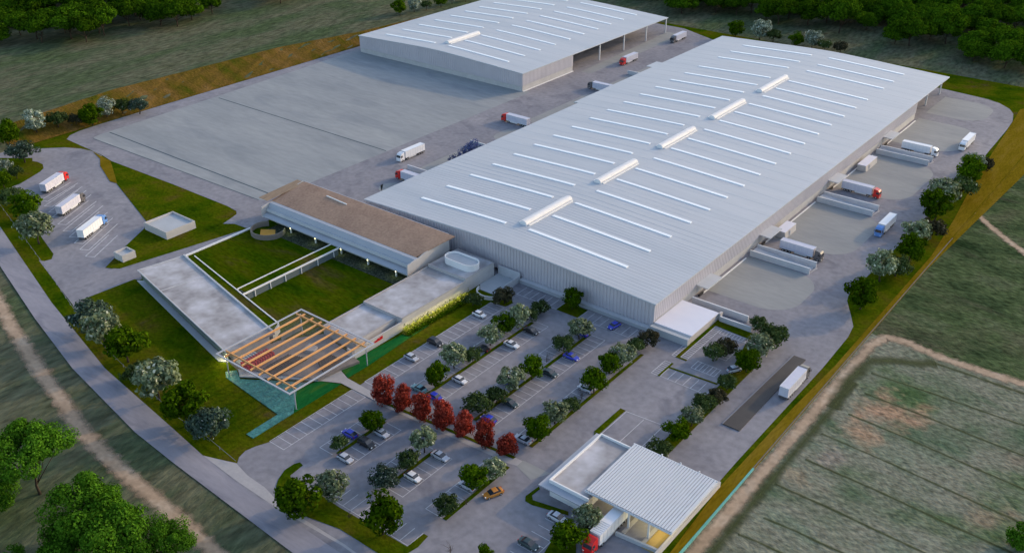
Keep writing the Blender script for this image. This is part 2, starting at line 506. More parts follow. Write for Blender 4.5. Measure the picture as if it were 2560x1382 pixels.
struct(MB().sheet(ring, 0.04).build('pavement', m_asphalt), 'grey asphalt drives and car park')

# western concrete yard
yard = [(-386.5, 199.7), (-388.2, 201.4), (-389, 206), (-391.5, 266), (-396, 345), (-397.5, 366.5), (-276.6, 366.5), (-276.6, 204), (-279.5, 202.6), (-330, 201)]
struct(MB().sheet(yard, Z2).build('yard_slab', m_yard), 'large empty concrete yard')
mb = MB()
for y, xa, xb in ((208.4, -388, -279.6), (267.2, -389.2, -277.2)):
    mb.line((xa, y), (xb, y + .3), 0.55, Z3)
mb.line((-386.5, 199.7), (-279.5, 202.5), 0.35, Z3)
struct(mb.build('yard_joint', m_joint), 'dark drain joints across the yard')
# strip of concrete along the west side of the big hall, aprons on its east side
def blob(x0, x1, y0, y1, r, east=True, n=8):
    pts = [(x0, y0)] if east else [(x1, y0)]
    xe = x1 if east else x0
    sg = 1 if east else -1
    for c, a0 in (((xe - sg * r, y0 + r), -90), ((xe - sg * r, y1 - r), 0)):
        for i in range(n + 1):
            a = math.radians(a0 + 90 * i / n)
            pts.append((c[0] + sg * r * math.cos(a), c[1] + r * math.sin(a)))
    pts.append((x0, y1) if east else (x1, y1))
    return pts
mb = MB()
for y0, y1 in ((245.2, 273.9), (291.2, 329.6), (347.5, 390.5), (409.5, 446.0), (455.7, 484.8)):
    mb.sheet(blob(-115.1, -88.6 if y0 < 440 else -90.8, y0, y1, 10.5 if y0 > 240 else 9), Z2)
struct(mb.build('apron', m_apron), 'pale concrete loading aprons')
mb = MB()
for y0, y1 in ((236, 246.5), (253, 298), (306, 322), (332, 384), (392, 445)):
    mb.sheet(blob(-253.5, -236, y0, y1, 6, east=False), Z2)
mb.sheet([(-276.4, 410), (-270.5, 410), (-270.5, 506), (-281, 506)], Z2)
struct(mb.build('apron', m_apron))

# lawns raised by a kerb's height above the paving
def lawn(name, poly, m=m_lawn, h=0.14):
    return struct(MB().prism(poly, -0.02, h).build(name, m))
lawn('lawn', [(-357.5, 189.9), (-317.9, 191.2), (-284.1, 191.6), (-278.1, 190.9), (-276.2, 189.3), (-274.9, 186), (-273.6, 180.9), (-272.4, 140.3), (-274, 138.2), (-276.2, 137.4), (-285.1, 150.8), (-291.9, 162.3), (-296.2, 165.8), (-334.7, 178.3), (-355, 186.4)])
struct(MB().sheet([(-373, 191.2), (-366, 190.6), (-357.5, 189.9), (-334.7, 178.5), (-338.7, 177.9), (-356, 184.3), (-363, 188.5)], 0.155).build('slope', m_slope))
lawn('lawn', [(-262.2, 158), (-262.2, 187), (-189.2, 187), (-189.2, 150), (-196.5, 150), (-196.5, 143.5), (-201, 142.5), (-257, 154.3)], m_court)
lawn('lawn', [at(*p) for p in ((750, 1156), (735, 1160), (712, 1175), (696, 1198), (690, 1216), (700, 1240), (756, 1287), (850, 1322), (951, 1386), (1013, 1386), (1045, 1367), (1070, 1340), (1060, 1334), (1018, 1366), (850, 1269), (806, 1240), (730, 1206), (726, 1188), (757, 1163))])
for x, y0, y1 in ((-146.3, 149.6, 196), (-129.4, 149.4, 201), (-111.9, 149.8, 201.4), (-146.8, 119, 135), (-129.2, 118.6, 134), (-111.6, 118, 140.6)):
    lawn('lawn', [(x - .48, y0), (x + .48, y0), (x + .48, y1), (x - .48, y1)])
lawn('lawn', [(-156.6, 139.95), (-156.6, 140.75), (-112.4, 144.5), (-112.4, 143.6)])
lawn('lawn', [(-145.2, 206.4), (-137.4, 206.4), (-137.4, 211.9), (-145.2, 211.9)])
lawn('lawn', [(-103.1, 164.2), (-101.6, 164.2), (-101.6, 176.4), (-103.1, 176.4)])
lawn('lawn', [(-103.3, 195.1), (-102.7, 195.1), (-102.7, 200.1), (-88.6, 201.1), (-88.6, 201.7), (-102.7, 200.7), (-102.7, 202.8), (-103.3, 202.8)])
lawn('lawn', [(-104.0, 206), (-100.6, 206), (-100.6, 206.6), (-103, 206.6), (-103, 227.8), (-94, 227.2), (-88.4, 227.2), (-88.4, 230.2), (-104.0, 231.2)])
lawn('lawn', [(-87.6, 168), (-84.2, 168), (-84.2, 214), (-86.2, 219), (-88.2, 224), (-91.6, 224), (-90, 216), (-88.0, 205)])
lawn('lawn', [at(*p) for p in ((1347, 1216), (1314, 1240), (1313, 1252), (1330, 1262), (1421, 1288), (1421, 1279), (1332, 1250), (1330, 1238), (1350, 1222))])
lawn('lawn', [(-168.6, 203), (-162, 201.6), (-158.2, 199.3), (-158.4, 201.9), (-160.2, 203.5), (-160.8, 205.4), (-163.4, 205.6), (-166, 204.6)])
lawn('lawn', [at(*p) for p in ((1352, 1396), (1378, 1353), (1386, 1330), (1440, 1330), (1440, 1396))])
lawn('lawn', [(-100.9, 140.4), (-100.3, 140.4), (-100.3, 163), (-101.6, 164), (-102.9, 164), (-100.9, 160.6)])
struct(MB().sheet([(-66.1, 98), (-67.6, 142), (-69.0, 165), (-68.4, 205), (-67.4, 229), (-67.4, 312), (-70, 345), (-74, 383), (-75.5, 400), (-80.5, 470), (-82, 487), (-78, 500), (-66.1, 515)], 0.045).build('slope', m_slope))
struct(MB().sheet([(-65.55, 300), (-63.6, 345), (-61.0, 400), (-58.5, 520), (-65.55, 520)], -0.04).build('slope', m_slope))
# dark ground between hall front and car park, concrete path, crossing
struct(MB().sheet([(-173.6, 136.6), (-167.8, 139.7), (-154.6, 139.7), (-154.6, 141.9), (-168.1, 142.4), (-173.6, 144.3)], 0.16).build('path', m_path), 'pale path to the entrance pavilion')
struct(MB().sheet([(-154.6, 140.6), (-112, 144.3), (-110.2, 144.3), (-110.2, 142.2), (-112, 141.6), (-154.6, 139.3)], 0.06).build('path', m_path))
struct(MB().sheet([(-110.2, 142.0), (-104.6, 140.2), (-102.3, 144.8), (-110.2, 144.6)], 0.065).build('crossing', m_apron), 'pale raised crossing on the drive')

# painted markings
def bay_row(name, x0, x1, y0, y1, step, along='y', ends=True, wd=0.16, z=Z2 + 0.02, inner=True, outer=True):
    mb = MB()
    if along == 'y':
        n = max(1, round((y1 - y0) / step))
        for i in range(n + 1):
            y = lerp(y0, y1, i / n)
            mb.line((x0, y), (x1, y), wd, z)
        if outer:
            mb.line((x1, y0 - wd / 2), (x1, y1 + wd / 2), wd, z + 0.006)
        if inner:
            mb.line((x0, y0 - wd / 2), (x0, y1 + wd / 2), wd, z + 0.006)
    else:
        n = max(1, round((x1 - x0) / step))
        for i in range(n + 1):
            x = lerp(x0, x1, i / n)
            mb.line((x, y0), (x, y1), wd, z)
        if outer:
            mb.line((x0 - wd / 2, y0), (x1 + wd / 2, y0), wd, z + 0.006)
        if inner:
            mb.line((x0 - wd / 2, y1), (x1 + wd / 2, y1), wd, z + 0.006)
    return struct(mb.build(name, m_paint), 'white parking bay lines')
P = 'bay_marking'
bay_row(P, -163.4, -158.2, 112, 139.4, 2.5)
bay_row(P, -163.4, -158.2, 144.2, 197.5, 2.5)
for xi, a, b, lx, rx in ((-146.3, 149.6, 197, -151.6, -141.3), (-129.4, 149.6, 201, -134.7, -124.1), (-111.9, 149.8, 199, -117.1, None), (-146.8, 118.0, 135, -152.0, -141.2), (-129.2, 117.6, 134.5, -134.8, -123.9), (-111.7, 118, 140.2, -117.2, None)):
    bay_row(P, xi - .75, lx, a, b, 2.5, inner=False)
    if rx:
        bay_row(P, xi + .75, rx, a, b, 2.5, inner=False)
bay_row(P, -160.3, -145.4, 206.5, 211.6, 2.5, 'x', inner=False)
bay_row(P, -137.2, -119.8, 206.5, 211.8, 2.5, 'x', inner=False)
bay_row(P, -101.2, -90.7, 164, 176.1, 5.25, 'x', inner=False, outer=False)
struct(MB().line((-101.3, 176.2), (-88.6, 177.2), 0.16, Z3).build(P, m_paint))
bay_row(P, -94.4, -89.2, 112, 132, 2.5, inner=False)
bay_row(P, -140, -112.4, 107.2, 112, 2.5, 'x', inner=False, outer=True)
bay_row(P, -105.3, -103.35, 195.2, 202.6, 0.95)
bay_row(P, -105.2, -104.1, 206.2, 213.3, 0.95)
bay_row(P, -102.8, -100.8, 207, 227.2, 0.95)
bay_row(P, -100.2, -91.2, 224.6, 226.8, 1.0, 'x')
bay_row(P, -102.6, -88.8, 195.3, 200, 2.5, 'x', inner=False)
bay_row(P, -98, -91, 204, 208, 1.1, 'x')
bay_row(P, -97, -92, 213, 217, 1.2)
def lorry_bay(ax, ay, bx, by, wd=3.2):
    """a U of white line: rear-left a, front end b, width to the right of the heading"""
    d = Vector((bx - ax, by - ay))
    n = Vector((d.y, -d.x)).normalized() * wd
    a, b = Vector((ax, ay)), Vector((bx, by))
    mb.line(a, b, 0.3, Z3)
    mb.line(a + n, b + n, 0.3, Z3 + .004)
    mb.line(a, a + n, 0.3, Z3 + .008)
mb = MB()
for (ax, ay, bx, by) in ((-294.7, 139.2, -305.2, 156.6), (-288.6, 137.6, -297.0, 151.4), (-306.3, 142.1, -316.8, 159.9), (-312.4, 143.3, -323.3, 162.0), (-319, 145.1, -328.9, 162.9), (-300.6, 140.6, -311, 158.4), (-326, 147, -336, 165), (-337.3, 150.2, -345.6, 167.2), (-343.1, 151.8, -350.2, 168.1), (-331, 148.4, -341, 166)):
    lorry_bay(ax, ay, bx, by)
struct(mb.build('bay_marking', m_paint), 'white slanted lorry bay lines')

# dirt tracks and furrows, soft edged
def ribbon(name, pts, wd, z, m, seed=0, sub=10, label=None):
    r = random.Random(seed)
    mb = MB()
    P_ = []
    for a, b in zip(pts, pts[1:]):
        for i in range(sub):
            P_.append((lerp(a[0], b[0], i / sub), lerp(a[1], b[1], i / sub)))
    P_.append(pts[-1])
    uv = []
    for i, p in enumerate(P_):
        a, b = P_[max(0, i - 1)], P_[min(len(P_) - 1, i + 1)]
        dx, dy = b[0] - a[0], b[1] - a[1]
        L = math.hypot(dx, dy) or 1
        ww = wd * (0.85 + 0.3 * r.random()) / 2
        for k, t in enumerate((-1, -.5, 0, .5, 1)):
            yy_ = p[1] + dx / L * ww * t
            mb.v.append((p[0] - dy / L * ww * t, yy_, z if z >= 0 else low_z(yy_) + z + 1.5))
            uv.append(1 - abs(t))
    for i in range(len(P_) - 1):
        for k in range(4):
            a = i * 5 + k
            mb.f.append((a, a + 1, a + 6, a + 5))
    me = mb.mesh(name, m)
    at_ = me.attributes.new('edge', 'FLOAT', 'POINT')
    at_.data.foreach_set('value', uv)
    o = link(name, me)
    return struct(o, label)
def soft(m, s=0.6, gain=2.2):
    """let the verge grow into the track: its edge breaks up into the grass below"""
    n, l = m.node_tree.nodes, m.node_tree.links
    b = n['Principled BSDF']
    at_ = n.new('ShaderNodeAttribute')
    at_.attribute_name = 'edge'
    g = n.new('ShaderNodeNewGeometry')
    nz = n.new('ShaderNodeTexNoise')
    nz.inputs['Scale'].default_value = s
    nz.inputs['Detail'].default_value = 6
    l.new(g.outputs['Position'], nz.inputs['Vector'])
    a = n.new('ShaderNodeMath'); a.operation = 'ADD'
    l.new(at_.outputs['Fac'], a.inputs[0]); l.new(nz.outputs['Fac'], a.inputs[1])
    sb = n.new('ShaderNodeMath'); sb.operation = 'SUBTRACT'; sb.inputs[1].default_value = 0.62
    l.new(a.outputs[0], sb.inputs[0])
    mu = n.new('ShaderNodeMath'); mu.operation = 'MULTIPLY'; mu.inputs[1].default_value = gain; mu.use_clamp = True
    l.new(sb.outputs[0], mu.inputs[0])
    l.new(mu.outputs[0], b.inputs['Alpha'])
    return m
soft(m_dirt, 0.45, 1.6)
m_furrow = soft(M('furrow_grass', [(0.035, 0.048, 0.012), (0.06, 0.078, 0.025)], 0.5, 0.95), 0.22, 0.9)
ribbon('dirt_track', [(-330, 118), (-300, 109.5), (-279.8, 104.1), (-265.3, 100.0), (-251.7, 96.8), (-239, 93.6), (-221.8, 90.2), (-209.1, 87.2), (-200.7, 85.5), (-190.7, 84.2), (-179.5, 83.2), (-167.7, 82.5), (-154.1, 81.6), (-143.2, 80.6), (-100, 77)], 6.2, 0.0, m_dirt, 1, label='sandy footpath beside the public road')
ribbon('dirt_track', [(-63.9, 60), (-63.7, 142), (-63.5, 188), (-63.4, 246), (-61.5, 252.5), (-56, 253.6), (-46, 251.6), (-36, 251.5), (-20, 252.5), (20, 256)], 5.2, -1.47, m_dirt, 2, label='sandy farm track below the boundary wall')
ribbon('dirt_track', [(-66, 357), (-58.4, 348.1), (-49.5, 339.2), (-43.4, 333.8), (-30, 322), (0, 300)], 4.0, -1.47, m_dirt, 3)
for k, (a, b) in enumerate((((1420, 50), (2640, 470)), ((1370, 200), (2640, 700)), ((1250, 355), (2640, 950)), ((1050, 500), (2640, 1210)), ((930, 690), (2500, 1400)), ((700, 870), (1900, 1420)), ((620, 1120), (1250, 1400)), ((430, 1240), (800, 1400)))):
    p, q_ = q9(*a, -0.7), q9(*b, -0.7)
    ribbon('furrow', [p, (lerp(p[0], q_[0], .35) + .5, lerp(p[1], q_[1], .35) + .3), (lerp(p[0], q_[0], .7) - .3, lerp(p[1], q_[1], .7)), q_], 1.15, -1.46, m_furrow, 10 + k, 8)
p, q_ = q9(1880, -10, -1.5), q9(2560, 225, -1.5)
ribbon('furrow', [p, q_], 2.0, -1.46, m_furrow, 31, 12)
ribbon('furrow', [q9(1130, 330, -1.5), q9(1250, 120, -1.5), q9(1420, -30, -1.5), q9(1900, 0, -1.5)], 6, -1.462, m_furrow, 32, 12)
ribbon('furrow', [(-60.8, 140), (-60.6, 190), (-60.2, 225)], 4, -1.461, m_furrow, 33, 20)
# boundary wall
m_plain = M('plain_wall_render', [(0.13, 0.115, 0.085), (0.19, 0.16, 0.12)], 0.4, 0.9)
wl = root('boundary_wall', 'long low turquoise boundary wall between lawn and sandy farm track', 'wall')
MB().box(-66.04, 60, -1.6, -65.6, 176, 0.04).build('painted_wall', m_teal, wl)
MB().box(-66.04, 176.02, -1.0, -65.75, 330, 0.06).build('plain_wall', m_plain, wl)

# ------------------------------------------------------------------ warehouses
def roof_z(x, xc, half, ze, zr):
    u, e = abs(x - xc) / half, 0.16
    return zr - (zr - ze) * (math.sqrt(u * u + e * e) - e) / (math.sqrt(1 + e * e) - e)

def gable(mb, x0, x1, y, z0, xc, half, ze, zr, drop=0.3, n=40, pitch=1.2, depth=0.22, face=-1):
    """ribbed end wall that follows the curve of the roof; trapezoid ribs standing proud of y towards face"""
    k = int((x1 - x0) / pitch)
    p = (x1 - x0) / k
    xsx = []
    for i in range(k):
        a = x0 + i * p
        for t, d in ((0, 0), (.12, 1), (.5, 1), (.62, 0)):
            xsx.append((a + t * p, y + face * d * depth))
    xsx.append((x1, y))
    o = len(mb.v)
    for x, yy in xsx:
        mb.v.append((x, yy, z0))
        mb.v.append((x, yy, roof_z(x, xc, half, ze, zr) - drop))
    for i in range(len(xsx) - 1):
        a = o + 2 * i
        mb.f.append((a, a + 2, a + 3, a + 1))

def ribbed(mb, y0, y1, x, z0, z1, pitch=1.1, depth=0.10, face=1):
    k = int((y1 - y0) / pitch)
    p = (y1 - y0) / k
    pts = []
    for i in range(k):
        a = y0 + i * p
        for t, d in ((0, 0), (.12, 1), (.5, 1), (.62, 0)):
            pts.append((x + face * d * depth, a + t * p))
    pts.append((x, y1))
    o = len(mb.v)
    for xx, y in pts:
        mb.v.append((xx, y, z0))
        mb.v.append((xx, y, z1))
    for i in range(len(pts) - 1):
        a = o + 2 * i
        mb.f.append((a, a + 2, a + 3, a + 1))

def curved_roof(mb, xa, xb, y0, y1, xc, half, ze, zr, th=0.35, n=30, seam=1.7, dense_to=0):
    us = [lerp(xa, xb, i / n) for i in range(n + 1)]
    o = len(mb.v)
    for x in us:
        z = roof_z(x, xc, half, ze, zr)
        mb.v += [(x, y0, z), (x, y1, z), (x, y0, z - th), (x, y1, z - th)]
    for i in range(n):
        a, b = o + 4 * i, o + 4 * i + 4
        mb.f += [(a, b, b + 1, a + 1), (a + 2, a + 3, b + 3, b + 2), (a, a + 2, b + 2, b), (a + 1, b + 1, b + 3, a + 3)]
    mb.f += [(o, o + 1, o + 3, o + 2), (o + 4 * n, o + 4 * n + 2, o + 4 * n + 3, o + 4 * n + 1)]
    yl = []                                  # standing seams run from eave to eave over the ridge
    y = y0 + 0.25
    while y < y1 - 0.2:
        yl.append(y)
        y += seam if y < dense_to - 12 else (3.0 if y < dense_to + 18 else 7.3)
    for y in yl:
        q = len(mb.v)
        hh = 0.045 if y < dense_to else 0.03
        for x in us:
            z = roof_z(x, xc, half, ze, zr)
            mb.v += [(x, y - .16, z + 0.005), (x, y - .08, z + hh), (x, y + .08, z + hh), (x, y + .16, z + 0.005)]
        for i in range(n):
            a, b = q + 4 * i, q + 4 * i + 4
            mb.f += [(a, b, b + 1, a + 1), (a + 1, b + 1, b + 2, a + 2), (a + 2, b + 2, b + 3, a + 3)]

def rooflight(parent, x0, x1, y, xc, half, ze, zr, wd=1.25):
    mb = MB()
    n = 4
    for i in range(n):
        a, b = lerp(x0, x1, i / n), lerp(x0, x1, (i + 1) / n)
        za, zb = roof_z(a, xc, half, ze, zr), roof_z(b, xc, half, ze, zr)
        lo = [(a, y, za), (b, y, zb), (b, y + wd, zb), (a, y + wd, za)]
        mb.hexa(lo, [(p[0], p[1], p[2] + 0.22) for p in lo])
    return mb.build('skylight', m_light, parent)

def ridge_vent(parent, xc, y0, y1, z):
    mb = MB()
    prof = [(-1.3, 0), (-1.35, .75), (-1.15, 1.3), (-.65, 1.62), (0, 1.72), (.65, 1.62), (1.15, 1.3), (1.35, .75), (1.3, 0)]
    k = len(prof)
    for y in (y0, y1):
        for p in prof:
            mb.v.append((xc + p[0], y, z + p[1] - 0.25))
    for i in range(k - 1):
        mb.f.append((i, i + 1, k + i + 1, k + i))
    mb.f += [tuple(range(k - 1, -1, -1)), tuple(range(k, 2 * k))]
    o = mb.build('ridge_vent', m_white, parent)
    m2 = MB()
    for sx in (-1, 1):
        m2.box(xc + sx * 1.95 - .22, y0 + .6, z - 0.2, xc + sx * 1.95 + .22, y1 - .6, z + 0.42)
    m2.build('vent_kerb', m_white, o)
    return o

# main hall
A = root('warehouse', 'biggest white warehouse, nearer hall with five ridge vents and ribbed gable above the car park', 'warehouse', (0, 0, 0))
XC, HF, ZE, ZR = -175.2, 59.3, 9.0, 11.1
mb = MB()
curved_roof(mb, -234.3, -115.7, 213.8, 346.0, XC, HF, ZE, ZR, dense_to=262)
curved_roof(mb, -236.6, -115.7, 346.02, 487.6, XC, HF, ZE, ZR)
mb.build('roof', m_roof, A)
mb = MB()
gable(mb, -233.8, -116.3, 214.3, 1.35, XC, HF, ZE, ZR)
mb.build('gable_wall', m_clad, A)
mb = MB()
ribbed(mb, 214.3, 443.6, -116.3, 3.0, 8.7)
mb.build('wall', m_clad, A)
MB().box(-117.0, 214.6, -0.02, -116.42, 443.5, 3.0).build('base_wall', m_base, A)
mb = MB()
mb.box(-234.0, 214.6, 0, -233.4, 480, 8.7)
mb.box(-233.4, 443.0, 0, -117.0, 443.5, 9.0)
mb.build('wall', m_clad, A)
for y in (466, 487):
    c = MB()
    c.box(-118.95, y - .3, 0, -118.35, y + .3, 8.85)
    c.build('column', m_steel, A)
for x in (-150, -180, -210):
    MB().box(x - .3, 486.7, 0, x + .3, 487.3, 9.6).build('column', m_steel, A)
LY = [226.5, 239.8, 252.8, 266, 279, 292, 305, 318, 331.5, 344.8, 358.2, 372, 385.5, 399.3, 413, 427, 447.3, 460.5, 474.8]
for y in LY:
    rooflight(A, -217.8, -180.2, y - 1.0, XC, HF, ZE, ZR)
    rooflight(A, -171.2, -133.5, y - .2, XC, HF, ZE, ZR)
for y0, y1 in ((228.5, 254.5), (272.2, 297.5), (315.7, 342.5), (358.4, 387.2), (403.6, 431.5)):
    ridge_vent(A, -174.8, y0, y1, ZR)
mb = MB()
for y0, y1 in ((242.4, 272), (284, 329), (342.8, 388), (402.8, 441)):
    mb.box(-115.25, y0, 0.0, -114.9, y1, 0.38)
mb.build('wheel_stop', m_white, A)
for y in (239.6, 283.4, 342.6, 401.5):
    aw = MB().hexa([(-116.3, y, 3.75), (-112.3, y, 3.55), (-112.3, y + 9.4, 3.55), (-116.3, y + 9.4, 3.75)], [(-116.3, y, 4.1), (-112.3, y, 3.9), (-112.3, y + 9.4, 3.9), (-116.3, y + 9.4, 4.1)]).build('awning', m_roof, A)
    MB().box(-116.6, y + 1, 0.5, -116.36, y + 4.4, 3.4).build('dock_door', m_fascia, A)
    MB().box(-116.6, y + 5.2, 0.5, -116.36, y + 8.6, 3.4).build('dock_door', m_fascia, A)
    MB().box(-115.4, y + 0.3, 0.0, -114.9, y + 2.9, 0.75).build('dock_bumper', m_dark, A)
ax_, ay_ = at(1643, 163, 8.4)
MB().box(-240.6, ay_ - 5, 8.25, -236.65, ay_ + 5, 8.45).build('awning', m_roof, A)
# back hall
B = root('warehouse', 'smaller farther white warehouse with one ridge vent, at the end of the empty yard', 'warehouse', (0, 0, 0))
XB, HB, ZEB, ZRB = -336.6, 57.2, 9.2, 11.2
mb = MB()
curved_roof(mb, -393.2, -279.6, 364.3, 503.5, XB, HB, ZEB, ZRB)
mb.build('roof', m_roof, B)
mb = MB()
gable(mb, -392.7, -280.1, 364.7, 2.5, XB, HB, ZEB, ZRB, pitch=1.3)
mb.build('gable_wall', m_clad, B)
mb = MB()
ribbed(mb, 364.7, 407.6, -280.1, 2.9, 8.9)
mb.build('wall', m_clad, B)
MB().box(-392.6, 364.8, -0.02, -280.25, 365.3, 2.5).build('base_wall', m_base, B)
MB().box(-280.8, 365.32, -0.02, -280.2, 407.5, 2.9).build('base_wall', m_base, B)
mb = MB()
mb.box(-392.7, 365.35, 0, -392.2, 503, 8.8)
mb.box(-392.2, 407.0, 0, -280.8, 407.5, 9.2)
mb.build('wall', m_clad, B)
for y in (433.3, 457.5, 481, 503):
    MB().box(-281.0, y - .3, 0, -280.4, y + .3, 8.95).build('column', m_steel, B)
for x in (-310, -340, -370):
    MB().box(x - .3, 502.6, 0, x + .3, 503.2, 9.6).build('column', m_steel, B)
for y in (373.5, 386.5, 399.8, 413.2, 426.6, 439.8, 453.3, 466.8, 480, 494):
    rooflight(B, -381.3, -345.3, y, XB, HB, ZEB, ZRB)
    rooflight(B, -335.6, -296, y, XB, HB, ZEB, ZRB)
ridge_vent(B, -339.4, 376.8, 402.2, ZRB)
MB().box(-280.0, 364.9, 0, -279.5, 407.4, 0.4).build('wheel_stop', m_white, B)

# plinth wall in front of the main hall and the white annex at its corner
pl = root('plinth_wall', 'long low grey plinth wall under the ribbed gable, along the car park', 'wall')
MB().box(-164.0, 212.5, -0.02, -116.5, 214.2, 1.15).build('wall', m_grey, pl)
MB().box(-164.1, 212.35, 1.15, -116.5, 214.25, 1.3).build('coping', m_dockw, pl)
an = root('annex', 'low white flat-roofed annex at the corner of the nearer warehouse', 'building')
MB().box(-116.2, 214.2, -0.02, -104.1, 231.0, 2.3).build('wall', m_wallc, an)
MB().box(-116.25, 214.75, 2.3, -104.0, 231.1, 2.55).build('roof', m_white2, an)
MB().box(-116.4, 212.6, -0.02, -104.0, 214.15, 2.2).build('parapet', m_grey, an)
MB().box(-104.05, 231.1, 0, -103.4, 232.6, 2.4).build('pier', m_wallc, an)

# loading ramps with paired side walls
def ramp(y0, y1, x1, label, group='loading ramps with paired side walls'):
    r = root('loading_ramp', label, 'ramp', (0, 0, 0), group=group)
    for y in (y0, y1):
        w_ = MB()
        w_.box(-115.0, y - .17, -0.02, x1, y + .17, 2.1)
        wo_ = w_.build('side_wall', m_dockw, r)
        MB().box(-115.0, y - .19, 2.1, x1 + .02, y + .19, 2.2).build('coping', m_white, wo_)
    MB().add([(-115.0, y0 + .17, 1.2), (x1 - .3, y0 + .17, 0.02), (x1 - .3, y1 - .17, 0.02), (-115.0, y1 - .17, 1.2), (-115, y0 + .17, -.02), (-115, y1 - .17, -.02)], [(0, 1, 2, 3), (0, 4, 1), (3, 2, 5)]).build('deck', m_dockw, r)
    MB().prism([(x1 - .25, y0 + .2), (x1 + .6, y1 - .9), (x1 + .6, y1 + .2), (x1 - .25, y1 + .2)], 0, 0.12).build('step', m_path, r)
ramp(274.6, 280.0, -94.2, 'loading ramp with two pale side walls, the one beside the grey-cab truck')
ramp(330.0, 336.0, -94.0, 'loading ramp with two pale side walls, the one beside the red-cab truck')
ramp(391.2, 396.6, -93.6, 'loading ramp with two pale side walls, the one beside the all-white truck')
r = root('retaining_wall', 'two parallel pale retaining walls of the ramp behind the white annex', 'wall')
MB().box(-115.0, 235.1, -0.02, -96.4, 235.45, 2.1).build('wall', m_dockw, r)
MB().box(-115.0, 235.08, 2.1, -96.4, 235.47, 2.2).build('coping', m_white, r)
MB().box(-103.3, 230.6, -0.02, -93.2, 230.95, 1.7).build('wall', m_dockw, r)
MB().box(-103.3, 230.58, 1.7, -93.2, 230.97, 1.8).build('coping', m_white, r)
def dock_box(y0, y1, label):
    r = root('dock_cabin', label, 'cabin', group='white dock cabins against the warehouse')
    MB().hexa([(-114.4, y0, 0), (-110.9, y0, 0), (-110.9, y1, 0), (-114.4, y1, 0)], [(-114.6, y0 - .3, 2.5), (-111.2, y0 - .3, 2.5), (-111.2, y1 + .1, 2.5), (-114.6, y1 + .1, 2.5)]).build('shell', m_wallc, r)
    MB().box(-114.65, y0 - .35, 2.5, -111.15, y1 + .15, 2.66).build('roof', m_white2, r)
    MB().box(-110.98, y0 + 3, 0.1, -110.86, y0 + 4, 2.0).build('door', m_fascia, r)
dock_box(293.4, 302.2, 'white box cabin joined to the awning beside the grey-cab truck')
dock_box(369.0, 381.2, 'white box cabin standing free between two loading ramps')
for y, x0, lab in ((258.6, -256.2, 'low pale dock wall beside the red-cab truck nearest the gravel-roofed block'), (295.0, -254, 'low pale dock wall next to the dusky blue trees'), (421, -255, 'low pale dock wall in the lane between the halls')):
    r = root('dock_wall', lab, 'wall')
    MB().box(x0, y - .17, -.02, -236, y + .17, 2.0).build('wall', m_dockw, r)
    MB().box(x0, y - .19, 2.0, -236, y + .19, 2.1).build('coping', m_white, r)

# ------------------------------------------------------------------ office block with the gravel roof
U = root('office_block', 'long office block with brown gravel roof raised on columns over the court', 'building')
def sec(x, shift=0.0):
    return [(x + shift, 190.4, 3.1), (x + shift, 192.3, 4.0), (x + shift, 192.6, 4.25), (x + shift, 194.2, 7.0), (x + shift, 195.3, 7.25)]
mb = MB()
prof = [(190.3, 3.1), (190.3, 3.25), (191.9, 4.05), (192.6, 4.05), (193.6, 4.3)]
# floor slab / lower ledge
mb.add([(-261.6, 190.3, 2.9), (-191.4, 190.3, 2.9), (-191.4, 210.2, 2.9), (-261.6, 210.2, 2.9), (-261.6, 190.3, 3.3), (-191.4, 190.3, 3.3), (-191.4, 192.6, 4.15), (-261.6, 192.6, 4.15), (-261.6, 210.2, 4.15), (-191.4, 210.2, 4.15)],
       [(3, 2, 1, 0), (0, 1, 5, 4), (4, 5, 6, 7), (7, 6, 9, 8), (0, 4, 7, 8, 3), (1, 2, 9, 6, 5), (2, 3, 8, 9)])
mb.build('floor_slab', m_fascia, U)
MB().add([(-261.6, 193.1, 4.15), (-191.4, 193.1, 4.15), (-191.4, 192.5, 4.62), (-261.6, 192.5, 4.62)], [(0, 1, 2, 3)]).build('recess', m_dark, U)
MB().hexa([(-261.5, 192.4, 4.6), (-191.5, 192.4, 4.6), (-191.5, 193.0, 4.6), (-261.5, 193.0, 4.6)], [(-261.5, 194.0, 7.05), (-191.5, 194.0, 7.05), (-191.5, 195.4, 7.15), (-261.5, 195.4, 7.15)]).build('fascia', m_fascia, U)
MB().hexa([(-261.5, 191.9, 4.55), (-191.6, 191.9, 4.55), (-191.6, 192.38, 4.55), (-261.5, 192.38, 4.55)], [(-261.5, 192.3, 5.5), (-191.6, 192.3, 5.5), (-191.6, 192.85, 5.5), (-261.5, 192.85, 5.5)]).build('sunshade', m_grey, U)
mb = MB()
n = 14
rows_ = []
for i in range(n + 1):
    t = i / n
    y = lerp(195.3, 210.0, t)
    z = 7.2 + 2.75 * (0.75 * t + 0.25 * math.sin(t * math.pi / 2))
    rows_.append((y, z))
xl = lambda t: lerp(-262.2, -260.6, t)
xr = lambda t: lerp(-192.2, -188.4, t)
for i, (y, z) in enumerate(rows_):
    t = i / n
    mb.v += [(xl(t), y, z), (xr(t), y, z), (xl(t), y, z - .25), (xr(t), y, z - .25)]
for i in range(n):
    a, b = 4 * i, 4 * i + 4
    mb.f += [(a, a + 1, b + 1, b), (a + 2, b + 2, b + 3, a + 3), (a, b, b + 2, a + 2), (a + 1, a + 3, b + 3, b + 1)]
mb.f += [(0, 2, 3, 1), (4 * n, 4 * n + 1, 4 * n + 3, 4 * n + 2)]
mb.build('roof', m_deck, U)
mb = MB()
